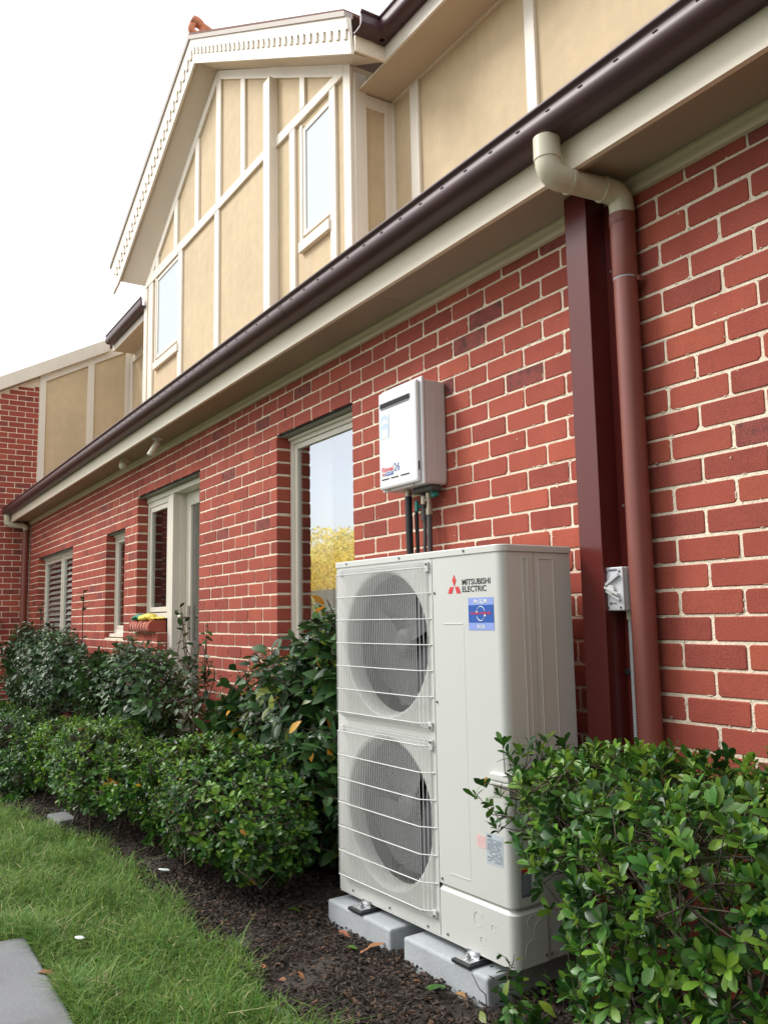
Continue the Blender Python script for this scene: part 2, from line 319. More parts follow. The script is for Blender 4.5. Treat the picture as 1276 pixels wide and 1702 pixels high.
# mortar body
mw = MB(); zs = sorted({-.1, WTOP} | {z for o in OPEN for z in (max(o[2], -.1), o[3])})
OP2 = [(a-.006, b+.006, z0-.006 if z0 > 0 else z0, z1+.006, n) for a, b, z0, z1, n in OPEN]
zs = sorted({-.1, WTOP} | {z for o in OP2 for z in (o[2], o[3])})
for z0, z1 in zip(zs, zs[1:]):
    for a, b in cuts(XW, XR, (z0+z1)/2, OP2):
        mw.box(a, b, .0032, D-.004, z0, z1)
# dwarf wall under the sidelight
mw.box(-6.52, -5.861, .0032, D-.004, -.1, 1.145)
wall = part('brick_wall', mw, MORTAR, house)
def brick_mesh(name, L, H, Dp, seed, m):
    """brick with chipped, softened arrises; front face at y=0 facing -Y, centred in x and z"""
    g = random.Random(seed); b = .0026
    j = lambda s=.0016: g.uniform(-s, s)
    def ring(y, inset, s):
        pts = []
        for cx, cz in ((-1, -1), (1, -1), (1, 1), (-1, 1)):
            ch = b*(1+g.random()*2.2) if g.random() < .75 else b*g.uniform(3, 5)
            ex, ez = L/2-inset, H/2-inset
            p1 = (cx*(ex-ch), cz*ez); p2 = (cx*ex, cz*(ez-ch))
            order = (p1, p2) if cx*cz > 0 else (p2, p1)
            if (cx, cz) in ((-1, -1),): order = (p2, p1)
            if (cx, cz) in ((1, -1),): order = (p1, p2)
            if (cx, cz) in ((1, 1),): order = (p2, p1)
            if (cx, cz) in ((-1, 1),): order = (p1, p2)
            for p in order: pts.append((p[0]+j(s), y, p[1]+j(s)))
        return pts
    # order: bl(p2=left side, p1=bottom), br(p1=bottom,p2=right), tr(p2=right,p1=top), tl(p1=top,p2=left)
    f = ring(0.0, b*.9, .0009); k = ring(b, 0, .0011); bk = [(x, Dp, z) for x, y, z in k]
    mb = MB(); n = 8; vs = f+k+bk
    fs = [tuple(range(n))]+[(i, (i+1) % n, n+(i+1) % n, n+i) for i in range(n)]+[(n+i, n+(i+1) % n, 2*n+(i+1) % n, 2*n+i) for i in range(n)]
    mb.add(vs, fs); me = mb.mesh(name, m)
    return me
bcache = {}
def brick_shape(L, H, Dp, var, mi):
    key = (round(L, 3), round(H, 3), round(Dp, 3), var, mi)
    if key not in bcache: bcache[key] = brick_mesh('brick', L, H, Dp, hash(key) & 0xffff, BR[mi])
    return bcache[key]
def tone(p=(.36, .27, .23, .04, .10)): return rnd.choices(range(5), p)[0]
bricks = []    # (x, z, L, H, facing, Dp, loc, score, tone, var)
def lay(x0, x1, z, H, n, openings=OPEN, store=None):
    for a, b in cuts(x0, x1, z, openings):
        h = math.floor(a/.12)-2; edges = [a]
        k = h
        while k*.12 < b-.03:
            if (k % 2) == (n % 2) and k*.12 > a+.045: edges.append(k*.12)
            k += 1
        edges.append(b+(.0))
        for i in range(len(edges)-1):
            p = edges[i]+(.005 if i else 0); q = edges[i+1]-(.005 if i < len(edges)-2 else 0)
            if q-p < .02: continue
            store.append(((p+q)/2+rnd.uniform(-.0012, .0012), z+rnd.uniform(-.0012, .0012), q-p-.0008, H, rnd.uniform(-.0018, .0012)))
wb = []
for n in range(0, 34):
    z1 = ZS0-CO*(n-1)-.005; z0 = ZS0-CO*n+.005
    z1 = min(z1, 2.795)
    if z1-z0 < .02: continue
    lay(XW+.11, XR, (z0+z1)/2, z1-z0, n, OPEN, wb)
    if (z0+z1)/2 < 1.15:
        st = []; lay(-6.52, -5.855, (z0+z1)/2, z1-z0, n, [], st); wb += st
def score(loc): d = Vector(loc)-Vector(CAM); return d.length
items = [('w', x, z, L, H, dy) for x, z, L, H, dy in wb]
# wing side wall bricks, facing +X
wing_items = []
RAKE = lambda y: 4.795+(y+.497)*.5376
for n in range(-26, 33):
    z1 = ZS0-CO*(n-1)-.005+.02; z0 = ZS0-CO*n+.005+.02; ymax = .070 if z0 > 3.0 else -.0
    h = -20
    ys = [-2.3]; k = -40
    while k*.12 < ymax-.03:
        if k % 2 == n % 2 and k*.12 > -2.25: ys.append(k*.12)
        k += 1
    ys.append(ymax)
    for i in range(len(ys)-1):
        p = ys[i]+(.005 if i else 0); q = ys[i+1]-(.005 if i < len(ys)-2 else 0)
        if q-p < .02: continue
        zt = min(z1, RAKE(p)-.02)
        if zt-z0 < .03: continue
        wing_items.append(('g', (p+q)/2, (z0+zt)/2, q-p, zt-z0, rnd.uniform(-.002, .001)))
wing = part('wing_wall', MB().prism([(XW-.0035, -2.3, -.1), (XW-.0035, .09, -.1), (XW-.0035, .09, RAKE(.09)), (XW-.0035, -2.3, RAKE(-2.3))], (-.2, 0, 0)), MORTAR, house)
allb = []
def visible(loc):
    d = np.array(loc)-CAM; w = d@cf
    if w < .2: return False
    u = 638+FPX*(d@cr)/w; v = 851-FPX*(d@cu)/w
    return -20 < u < 1296 and -20 < v < 1722
for it in items: allb.append((it, (it[1], 0, it[2])))
for it in wing_items: allb.append((it, (XW, it[1], it[2])))
vis = sorted([i for i, (it, l) in enumerate(allb) if visible(l)], key=lambda i: score(allb[i][1])/(1+.0*i))
# bricks hidden behind the heat pump or the front shrub show little: rank them last
def hidden(l):
    return (l[1] == 0 and ((-2.3 < l[0] < -.62 and l[2] < 1.30) or (l[0] > -1 and l[2] < .70)))
vis = [i for i in vis if not hidden(allb[i][1])]
single = set(vis[:300])
stuffW, stuffG = MB(), MB()
for i, (it, l) in enumerate(allb):
    kind, a, z, L, H, dy = it
    t_ = tone() if kind == 'w' else tone((.34, .1, .32, .2, .04)); var = rnd.randrange(4)
    Lq = round(L, 3); me = brick_shape(Lq if abs(Lq-.229) > .002 else .229, round(H, 3), D, var, t_)
    if kind == 'w': M = Matrix.Translation((a, dy, z))
    else: M = Matrix.Translation((XW-dy, a, z)) @ Matrix.Rotation(R(90), 4, 'Z')
    M = M @ Matrix.Rotation(rnd.uniform(-.003, .003), 4, 'Y')
    if i in single:
        o = link('brick', me, wall if kind == 'w' else wing); o.matrix_local = M
    else:
        S = stuffW if kind == 'w' else stuffG
        S.add([M @ v.co for v in me.vertices], [tuple(p.vertices) for p in me.polygons], t_)
part('brick', stuffW, BR, wall, kind='stuff'); part('brick', stuffG, BR, wing, kind='stuff')
# weep holes
wh = MB()
for n, xs in ((3, (-3.35, -2.62)), (3, (-6.44, -4.78, -5.6)), (3, (-7.6, -7.0)), (6, (-11.4, -9.5))):
    for x in xs:
        h = round(x/.12); h += (h % 2) != (n % 2); wh.box(h*.12-.004, h*.12+.004, .000, .003, ZS0-CO*n+.008, ZS0-CO*(n-1)-.008)
part('weep_hole', wh, M_DARK, wall)
# mortar smears and crumbs on the near bricks
cr_ = MB()
for _ in range(70):
    x = rnd.uniform(-2.3, .55); z = rnd.uniform(.75, 2.6); s = rnd.uniform(.0008, .0022)
    cr_.box(x-s, x+s*rnd.uniform(.6, 1.6), -.0025, .0005, z-s*rnd.uniform(.6, 2.2), z+s)
def lump(x, z, sx, sz):
    n = 6; cr_.add([(x+sx*math.cos(k*math.pi/3)*rnd.uniform(.6, 1.2), .001, z+sz*math.sin(k*math.pi/3)*rnd.uniform(.6, 1.2)) for k in range(n)]+[(x, -.0012, z)], [(k, (k+1) % n, n) for k in range(n)])
for _ in range(1500):
    n = rnd.randrange(0, 25); z = ZS0-CO*n; x = rnd.uniform(-2.38, .7)
    if rnd.random() < .6: lump(x, z+rnd.choice((-1, 1))*rnd.uniform(.004, .0065), rnd.uniform(.002, .014), rnd.uniform(.0015, .0035))
    else:
        h = round(x/.12); h += (h % 2) != (n % 2); lump(h*.12+rnd.choice((-1, 1))*rnd.uniform(.004, .0065), z+rnd.uniform(.0, .086), rnd.uniform(.0015, .003), rnd.uniform(.002, .012))
part('mortar_crumbs', cr_, MORTAR, wall, kind='stuff')
# interior shell so that openings read dark
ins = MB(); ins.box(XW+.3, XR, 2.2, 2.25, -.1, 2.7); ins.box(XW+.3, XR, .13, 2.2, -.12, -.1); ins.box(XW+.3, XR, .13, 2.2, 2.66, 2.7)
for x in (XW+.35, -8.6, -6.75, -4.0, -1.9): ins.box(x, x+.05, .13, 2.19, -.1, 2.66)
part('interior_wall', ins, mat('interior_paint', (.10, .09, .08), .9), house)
bk = MB()
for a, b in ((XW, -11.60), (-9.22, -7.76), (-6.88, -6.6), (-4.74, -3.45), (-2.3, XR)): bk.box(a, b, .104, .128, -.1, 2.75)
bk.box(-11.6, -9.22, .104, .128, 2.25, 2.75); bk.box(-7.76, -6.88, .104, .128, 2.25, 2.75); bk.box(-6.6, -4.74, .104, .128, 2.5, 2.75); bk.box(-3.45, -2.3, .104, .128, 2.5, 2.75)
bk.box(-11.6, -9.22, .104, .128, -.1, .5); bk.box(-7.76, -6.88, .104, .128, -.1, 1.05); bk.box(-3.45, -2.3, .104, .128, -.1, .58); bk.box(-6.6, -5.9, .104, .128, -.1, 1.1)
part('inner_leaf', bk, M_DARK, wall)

# ---- lower eave
def gutter_prof(y, z, w=.125, h=.105):
    """fascia plane y, bottom z: flat bottom, rolled front, bead on top"""
    P = [(y-.001, z+.02), (y-.004, z+.002), (y-.045, z)]
    for i in range(9):
        a = R(-90-i*80/8); P.append((y-w+.052+.050*math.cos(a), z+.050+.050*math.sin(a)))
    P += [(y-w+.004, z+h*.62), (y-w+.016, z+h*.74), (y-w+.016, z+h*.80), (y-w+.006, z+h*.84)]
    for i in range(7):
        a = R(200-i*40); P.append((y-w+.010+.009*math.cos(a), z+h*.92+.009*math.sin(a)))
    P += [(y-w+.022, z+h*.84), (y-w+.026, z+h*.6), (y-w+.03, z+.02), (y-.02, z+.012)]
    return P
FY = -.285
FZ0, FZ1 = 2.772, 2.885
f = MB(); f.box(XW+.004, XR, FY, FY+.022, FZ0, FZ1); part('fascia', f, M_FASCIA, house)
s = MB(); xs = [XW+.004, -10.4, -8.0, -5.6, -3.2, -1.745, .65, XR]
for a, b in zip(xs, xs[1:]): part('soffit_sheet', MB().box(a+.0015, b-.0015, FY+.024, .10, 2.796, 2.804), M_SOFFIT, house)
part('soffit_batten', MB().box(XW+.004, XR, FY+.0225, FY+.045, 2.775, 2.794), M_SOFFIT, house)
mo = MB(); mo.sweepx([(-.0035, 2.737), (-.018, 2.741), (-.022, 2.752), (-.022, 2.772), (-.030, 2.784), (-.030, 2.7945), (-.0035, 2.7945)], XW+.004, XR); part('eave_moulding', mo, M_MOULD, house)
g = MB(); g.sweepx(gutter_prof(FY-.001, FZ1-.004), XW+.004, XR, smooth=False)
gut = part('gutter', g, M_GUTTER, house)
for p in gut.data.polygons: p.use_smooth = len(p.vertices) == 4
slm = MB().box(0, .018, FY-.1253, FY-.118, FZ1-.004+.057, FZ1-.004+.0600).mesh('overflow_slot', mat('slot_dark_brown', (.022, .012, .014), .7)); x = -12.2
while x < .8: link('overflow_slot', slm, gut).location = (x, 0, 0); x += .152
part('gutter_joint', MB().sweepx([(a-.0015 if a < FY-.03 else a, b-.0012) for a, b in gutter_prof(FY-.001, FZ1-.004)][2:15], -2.45, -2.43, closed=False), M_GUTTER, gut)
# lower roof
r_ = MB(); r_.prism([(XW+.01, FY-.06, 2.985), (XW+.01, 1.5, 3.90), (XW+.01, 1.5, 3.86), (XW+.01, FY-.06, 2.945)], (XR-XW-.01, 0, 0)); part('roof', r_, M_ROOF, house)

# ---- upper storey main wall, plane y=1.5
YU = 1.5
part('upper_wall', MB().box(XW+.01, XR, YU+.001, YU+.1, 3.5, 5.9), M_PANEL, house)
part('frieze_board', MB().box(-4.19, XR, YU-.028, YU, 5.685, 5.800), M_TRIM, house)
def vboard(x0, x1, y, z0, z1, t=.028, parent=None): part('batten', MB().bev(x0, x1, y-t, y-.0004, z0, z1, .003), M_TRIM, parent or house)
for a, b in ((-4.19, -4.145+.0), (-3.884, -3.765), (-2.458, -2.36), (-1.05, -.95)): vboard(a, b, YU, 3.95, 5.684)
# gable bay: face plane y=1.1, return wall facing +X at x=-4.19
YG = 1.1; XG = -4.19
GL = onY(246, 478, YG)            # left end of the gable wall under the rake
APX = onY(365, 117, YG)           # top of the gable wall
RT = onY(586, 108, YG)
gw = MB(); gw.prism([(-10.02, YG, 3.6), (XG, YG, 3.6), (XG, YG, RT[2]), (APX[0], YG, APX[2]), (-10.02, YG, GL[2])], (0, .3995, 0))
gable = part('gable_wall', gw, M_PANEL, house)
# boards of the gable, as strips on the plane y=YG
def strip(pts, t=.028, y=YG, name='batten', m=M_TRIM):
    P = [onY(u, v, y-.0004) for u, v in pts]; P = [(p[0], y-.0004, p[2]) for p in P]
    return part(name, MB().prism(P, (0, -t, 0)), m, gable)
def vstrip(u0, v0, u1, v1, wpx, zlo=None, t=.028, y=YG):
    """vertical batten whose top is at picture point (u0,v0)"""
    a = onY(u0, v0, y); b = onY(u0+wpx, v0-wpx*.0, y); c = onY(u1, v1, y)
    z0 = c[2] if zlo is None else zlo
    part('batten', MB().bev(a[0], b[0], y-t, y-.0004, z0, a[2], .003), M_TRIM, gable)
strip([(246, 466), (365, 119), (364.5, 137), (257, 453)], t=.030, name='rake_frieze')
strip([(366, 118), (586, 106), (586, 128), (365.5, 132)], t=.030, name='rake_frieze')
# transom: one straight rail in two lengths
strip([(245, 466), (446, 247.2), (446, 261), (245, 481)], t=.032, name='rail')
strip([(460, 232), (575, 111), (575, 126), (460, 248)], t=.032, name='rail')
vstrip(363, 133, 363, 337, 7.5); vstrip(403.5, 131, 403.5, 294, 7)
vstrip(328, 238, 328, 378, 6); vstrip(293, 330, 293, 413, 5.5); vstrip(262, 405, 262, 446, 4.5)
vstrip(501.5, 130, 501.5, 186, 8)
vstrip(360, 353, 0, 0, 7, zlo=3.75); vstrip(299.5, 420, 0, 0, 6.3, zlo=3.75)
vstrip(243, 484, 0, 0, 5, zlo=3.75); vstrip(250.5, 476, 0, 0, 6.8, zlo=3.75)
vstrip(484.5, 222, 0, 0, 9, zlo=3.75); vstrip(551, 150, 0, 0, 9.5, zlo=3.75); vstrip(575, 126, 0, 0, 11.8, zlo=3.75, t=.034)
# boxed pier
a = onY(437, 259, 1.0); b = onY(447.5, 259, 1.0)
top = onY(446, 127, 1.0)
part('pier', MB().bev(a[0], b[0], 1.0, YG-.001, 3.7, top[2], .004), M_TRIM, gable)
# upper windows
def upper_window(u0, u1, vt0, vb0, name):
    """glass opening: left edge u0 (top vt0, bottom vb0), right edge u1"""
    A = onY(u0, vt0, YG); B = onY(u0, vb0, YG); C_ = onY(u1, vt0, YG)
    x0, x1, z1, z0 = A[0], C_[0], A[2], B[2]
    w = empty('window'); w.parent = house
    part('reveal_frame', MB().box(x0-.10, x0-.055, YG-.026, YG-.001, z0-.10, z1+.09).box(x1+.02, x1+.03, YG-.026, YG-.001, z0-.10, z1+.09), M_TRIM, w)
    fr = MB(); fr.bev(x0-.054, x0, YG-.018, YG-.001, z0-.045, z1+.045, .003); fr.bev(x0+.0004, x1-.0004, YG-.018, YG-.001, z1, z1+.045, .003); fr.bev(x0+.0004, x1-.0004, YG-.018, YG-.001, z0-.045, z0, .003); fr.bev(x1, x1+.019, YG-.018, YG-.001, z0-.045, z1+.045, .003)
    part('frame', fr, M_TRIM, w)
    part('pane', MB().box(x0, x1, YG-.009, YG-.005, z0, z1), M_GLASS, w)
    part('pane_backing', MB().box(x0, x1, YG-.0035, YG-.0015, z0, z1), M_SKYBACK, w)  # white sheet added behind the glass, standing in for bright reflected sky
    part('sill', MB().bev(x0-.10, x1+.03, YG-.05, YG-.0005, z0-.20, z0-.101, .004), M_TRIM, w)
    return w
upper_window(510, 549.5, 218, 383, 'r'); upper_window(265, 299.5, 467, 588, 'l')
# return wall boards facing +X
def xboard(y0, y1, z0, z1, t=.028): part('batten', MB().bev(XG+.0004, XG+t, y0, y1, z0, z1, .003), M_TRIM, gable)
xboard(YG+.0, YG+.115, 3.75, 5.86, .030); xboard(YU-.095, YU-.0285, 3.75, 5.69, .030)
part('frieze_board', MB().box(XG+.0004, XG+.026, YG+.1155, YU-.0955, 5.575, 5.69), M_TRIM, gable)
# gable barge: plane y=YB
YB = .82
AT = onY(318, 66, YB); AB = onY(322.5, 104, YB); RTt = onY(578, 28, YB); RB = onY(583.5, 88, YB); LT = onY(186, 447, YB); LB = onY(197, 469, YB); LB2 = onY(188, 488, YB)
bt = .028
def flat(p, y=YB): return (p[0], y, p[2])
part('bargeboard', MB().prism([flat(AT), flat(RTt), flat(RB), flat(AB)], (0, bt, 0)), M_TRIM, gable)
part('bargeboard', MB().prism([flat(LT), flat(AT), flat(AB), flat(LB), flat(LB2)], (0, bt, 0)), M_TRIM, gable)
def scallop(P0, P1, Q0, Q1, fr0, fr1, n, name):
    """fretted strip covering the upper part of the board, with a toothed lower edge; P top edge, Q bottom edge"""
    P0, P1, Q0, Q1 = map(np.array, (P0, P1, Q0, Q1)); mb = MB()
    for i in range(n):
        a0, a1 = i/n, (i+1)/n
        T0, T1 = P0+(P1-P0)*a0, P0+(P1-P0)*a1
        B = lambda t, f_: (P0+(P1-P0)*t)*(1-f_)+(Q0+(Q1-Q0)*t)*f_
        k = [B(a1, fr0), B(a0+(a1-a0)*.80, fr0), B(a0+(a1-a0)*.66, fr1), B(a0+(a1-a0)*.30, fr1+.03), B(a0+(a1-a0)*.12, fr0+.05), B(a0, fr0)]
        pts = [T0, T1]+k
        mb.prism([(p[0], YB-.0005, p[2]) for p in pts], (0, -.016, 0))
    return part(name, mb, M_TRIM, gable)
scallop(AT, RTt, AB, RB, .34, .60, 30, 'fretwork'); scallop(AT, LT, AB, LB, .45, .66, 26, 'fretwork')
for p, q in ((AT, RTt), (AT, LT)):
    c = MB(); P = [flat(p, YB-.035), flat(q, YB-.035), (q[0], YB-.035, q[2]+.045), (p[0], YB-.035, p[2]+.05)]
    c.prism(P, (0, .08, 0)); part('barge_capping', c, mat('capping_grey', (.42, .37, .33), .6), gable)
# gable soffits
def quad(name, a, b, c, d, m, parent, t=(0, 0, .012)):
    return part(name, MB().prism([a, b, c, d], t), m, parent)
up = np.array([0, 0, .02])
def patch(a, b, c, d, m, n=10):
    a, b, c, d = [np.array(p, float) for p in (a, b, c, d)]; mb = MB(); V = []
    for i in range(n+1):
        for k in range(n+1): V.append((a*(1-i/n)+b*i/n)*(1-k/n)+(d*(1-i/n)+c*i/n)*k/n)
    F = [(i*(n+1)+k, i*(n+1)+k+1, (i+1)*(n+1)+k+1, (i+1)*(n+1)+k) for i in range(n) for k in range(n)]
    mb.add(V, F, 0, True); mb.add([v+np.array([0, 0, .012]) for v in V], F, 0, True); return part('gable_soffit', mb, m, gable)
patch((AB[0], YB+bt, AB[2]+.02), (LB[0], YB+bt, LB[2]+.02), (-10.02, YG, GL[2]), (APX[0], YG, APX[2]), M_SOFT2)
patch((AB[0], YB+bt, AB[2]+.02), (RB[0], YB+bt, RB[2]+.02), (XG, YG, RT[2]), (APX[0], YG, APX[2]), M_SOFT2)
part('gable_soffit', MB().prism([(RB[0]-.02, YB+bt, RB[2]+.02), (RB[0]-.002, 1.11, RB[2]+.03), (XG, 1.11, RT[2]), (XG, YG, RT[2])], (0, 0, .012)), M_SOFT2, gable)
# gable roof over it
part('roof', MB().prism([(AT[0], YB-.03, AT[2]+.052), (RTt[0]-.02, YB-.03, RTt[2]+.05), (RTt[0]-.02, YB-.03, RTt[2]+.075), (AT[0], YB-.03, AT[2]+.085), (LT[0], YB-.03, LT[2]+.075), (LT[0], YB-.03, LT[2]+.05)], (0, 3.2, 0)), M_ROOF, house)
# finial: terracotta scroll at the ridge end
fb = onY(325, 47, YB+.14)
fn = MB(); pts = []; rs = []
for i in range(24):
    a = R(-250+i*16); r = .040+.0034*i
    pts.append((fb[0], fb[1]-r*math.cos(a)*-1, fb[2]+r*math.sin(a))); rs.append(.040+.0006*i)
pts += [(fb[0], fb[1]+.17, fb[2]+.03), (fb[0], fb[1]+.32, fb[2]-.10), (fb[0], fb[1]+.5, fb[2]-.17)]; rs += [.05, .07, .09]
fn.tube(pts, rs, 10)
part('finial', fn, M_TERRA, gable)
# right-hand return eave of the gable and upper main eave
XE = RB[0]+.02; YF = 1.12; EZ = 5.69
part('fascia', MB().box(XE-.022, XE, YB+bt, YF, EZ, EZ+.135), M_FASCIA, gable)
part('fascia', MB().box(XE-.022, XR, YF, YF+.022, EZ, EZ+.135), M_TRIM, house)
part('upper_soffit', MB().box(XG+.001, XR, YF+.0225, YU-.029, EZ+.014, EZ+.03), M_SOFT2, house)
g2 = MB(); g2.sweepx(gutter_prof(YF-.001, EZ+.125, .13, .15), XE, XR)
gq = part('gutter', g2, M_GUTTER, house)
for p in gq.data.polygons: p.use_smooth = len(p.vertices) == 4
g3 = MB(); pr_ = gutter_prof(0, EZ+.125, .13, .15)
vs = [(XE+.001-a, YB+.01, b) for a, b in pr_]+[(XE+.001-a, YF-.0, b) for a, b in pr_]; n = len(pr_)
g3.add(vs, [(i, (i+1) % n, n+(i+1) % n, n+i) for i in range(n)]+[tuple(range(n)), tuple(range(n, 2*n))[::-1]])
part('gutter', g3, M_GUTTER, gable)
part('roof', MB().prism([(XE, YF-.05, EZ+.27), (XE, 4.2, EZ+1.75), (XE, 4.2, EZ+1.70), (XE, YF-.05, EZ+.22)], (XR-XE, 0, 0)), M_ROOF, house)
# left of the gable: short run of eave to the wing
XL0 = -12.02
part('fascia', MB().box(XL0, -10.03, YF, YF+.022, 5.60, 5.72), M_TRIM, house)
part('upper_soffit', MB().box(XL0, -10.03, YF+.0225, YU-.029, 5.612, 5.628), M_SOFT2, house)
g4 = MB(); g4.sweepx(gutter_prof(YF-.001, 5.70, .13, .15), XL0+.02, -10.04)
gq = part('gutter', g4, M_GUTTER, house)
for p in gq.data.polygons: p.use_smooth = len(p.vertices) == 4
part('frieze_board', MB().box(XW+.03, -10.03, YU-.028, YU, 5.50, 5.611), M_TRIM, house)
for x0 in (-12.25, -11.55, -10.85): vboard(x0, x0+.11, YU, 3.9, 5.499)
# wing upper side wall: tan panels, boards, rake
zr = lambda y: 5.048+(y-.171)*.5365
part('wing_panel', MB().prism([(XW, .092, 3.2), (XW, YU, 3.2), (XW, YU, zr(YU)+.15), (XW, .092, zr(.092)+.15)], (-.1, 0, 0)), M_PANEL, house)
for y0, y1 in ((.078, .168), (.80, .903), (1.405, 1.498)):
    part('batten', MB().prism([(XW+.0005, y0, 3.25), (XW+.0005, y1, 3.25), (XW+.0005, y1, zr(y1)), (XW+.0005, y0, zr(y0))], (.028, 0, 0)), M_TRIM, house)
part('frieze_board', MB().prism([(XW+.0005, .078, zr(.078)), (XW+.0005, 1.498, zr(1.498)), (XW+.0005, 1.498, zr(1.498)+.15), (XW+.0005, .078, zr(.078)+.15)], (.029, 0, 0)), M_TRIM, house)
RK = lambda y: 4.82+(y+.497)*.532
part('bargeboard', MB().prism([(XW+.0015, -2.4, RK(-2.4)-.01), (XW+.0015, 1.12, RK(1.12)-.01), (XW+.0015, 1.12, RK(1.12)+.20), (XW+.0015, -2.4, RK(-2.4)+.20)], (.10, 0, 0)), M_TRIM, house)
part('roof', MB().prism([(XW-4, -2.45, RK(-2.45)+.14), (XW-4, 1.6, RK(1.6)+.14), (XW-4, 1.6, RK(1.6)+.18), (XW-4, -2.45, RK(-2.45)+.18)], (4.0, 0, 0)), M_ROOF, house)
for a in (XW+.0,):
    part('downpipe_bracket', MB().box(a+.03, a+.13, -.075, -.02, 2.19, 2.20), M_ZINC, house)

# ---- windows and doors in the brick wall
def lintel(x0, x1, z):
    part('lintel', MB().box(x0+.002, x1-.002, .022, .098, z-.008, z-.001), M_LINTEL, house)
    part('lintel_shadow_gap', MB().box(x0+.002, x1-.002, .004, .021, z-.003, z-.0005), M_DARK, house)
def framed(nm, x0, x1, z0, z1, yf, fw, depth=.06):
    """rectangular frame, members butted"""
    mb = MB(); mb.bev(x0, x0+fw, yf, yf+depth, z0, z1, .003); mb.bev(x1-fw, x1, yf, yf+depth, z0, z1, .003)
    mb.bev(x0+fw+.0004, x1-fw-.0004, yf+.001, yf+depth, z1-fw, z1-.0005, .003); mb.bev(x0+fw+.0004, x1-fw-.0004, yf+.001, yf+depth, z0+.0005, z0+fw, .003)
    return mb
def window(x0, x1, z0, z1, mull=(), sashes=True, pane_backing=None, fw=.045, sw=.035, label=None):
    w = empty('window'); w.parent = house
    if label: w['label'] = label
    y = .096
    part('frame', framed('frame', x0+.002, x1-.002, z0, z1-.010, y, fw, .07), M_FRAME, w)
    part('head_trim', MB().bev(x0+.02, x1-.02, y-.022, y-.0005, z1-.030, z1-.0105, .003), M_FRAME, w)
    xs = [x0+fw]+[m for m in mull]+[x1-fw]
    for m in mull: part('mullion', MB().bev(m-.028, m+.028, y-.006, y+.06, z0+fw, z1-fw-.010, .003), M_FRAME, w)
    for i in range(len(xs)-1):
        a = xs[i]+(.029 if i else .002); b = xs[i+1]-(.029 if i < len(xs)-2 else .002); zl, zh = z0+fw+.002, z1-fw-.012
        part('sash', framed('sash', a, b, zl, zh, y+.010, sw, .035), M_FRAME, w)
        part('pane', MB().box(a+sw+.0005, b-sw-.0005, y+.026, y+.030, zl+sw+.0005, zh-sw-.0005), M_GLASSC if pane_backing == 'slat' else M_GLASS, w)
        if pane_backing == 'slat':
            z = zl+sw+.03
            while z < zh-.05:
                part('slat', MB().add([(a+.02, y+.040, z-.022), (b-.02, y+.040, z-.022), (b-.02, y+.080, z+.022), (a+.02, y+.080, z+.022), (a+.02, y+.043, z-.026), (b-.02, y+.043, z-.026), (b-.02, y+.083, z+.018), (a+.02, y+.083, z+.018)], [(0, 1, 2, 3), (7, 6, 5, 4), (0, 4, 5, 1), (1, 5, 6, 2), (2, 6, 7, 3), (3, 7, 4, 0)]), M_SLAT, w); z += .075
        elif pane_backing == 'sheer': part('curtain', MB().box(a+.01, a+.30, y+.12, y+.13, zl, zh), M_CURT, w)
    part('sill', MB().bev(x0+.003, x1-.003, .045, y+.02, z0-.035, z0-.0005, .006), M_FRAME, w)
    return w
for a, b, z0, z1, nme in OPEN: lintel(a, b, z1)
window(-3.37, -2.385, .66, OPEN[0][3], pane_backing='sheer')
window(-7.68, -6.96, 1.125, OPEN[2][3], pane_backing='sheer')
window(-11.52, -9.30, .585, OPEN[3][3], mull=(-10.35,), pane_backing='slat')
# door set: sidelight window, post, door
dz = OPEN[1][3]
dw = empty('sidelight_window'); dw.parent = house
part('frame', framed('f', -6.515, -5.855, 1.27, dz-.060, .098, .05, .06), M_FRAME, dw)
part('sash', framed('s', -6.46, -5.905, 1.33, dz-.112, .106, .045, .04), M_FRAME, dw)
part('pane', MB().box(-6.4145, -5.9505, .124, .128, 1.3755, dz-.1575), M_GLASSC, dw)
part('curtain', MB().box(-6.40, -6.2, .26, .27, 1.33, dz-.1), M_CURT, dw)
part('door_frame_head', MB().bev(-6.52, -4.82, .088, .21, dz-.058, dz-.0095, .004), M_FRAME, house)
part('door_post', MB().bev(-5.853, -5.73, .088, .235, 0, dz-.0585, .004), M_FRAME, house)
part('door_post', MB().bev(-5.729, -5.715, .150, .235, 0, dz-.0585, .002), M_FRAME, house)
door = part('door', framed('d', -5.712, -4.83, .02, dz-.0605, .205, .115, .045), M_FRAME, house)
part('glazing', MB().box(-5.5965, -4.9455, .225, .229, .55, dz-.1765), M_GLASS, door)
part('lower_panel', MB().bev(-5.5965, -4.9455, .215, .235, .136, .5495, .01), M_FRAME, door)
hx, hz = onY(314, 1026, .205)[0], onY(314, 1026, .205)[2]
hd = part('handle_plate', MB().bev(hx-.028, hx+.028, .198, .2045, hz-.20, hz+.10, .003), M_BRONZE, door)
part('handle_knob', MB().tube([(hx-.01, .198, hz), (hx-.01, .150, hz)], [.010, .012], 10).tube([(hx-.01, .152, hz), (hx-.01, .140, hz), (hx-.01, .118, hz), (hx-.01, .108, hz)], [.014, .030, .030, .012], 12), M_BRONZE, door)
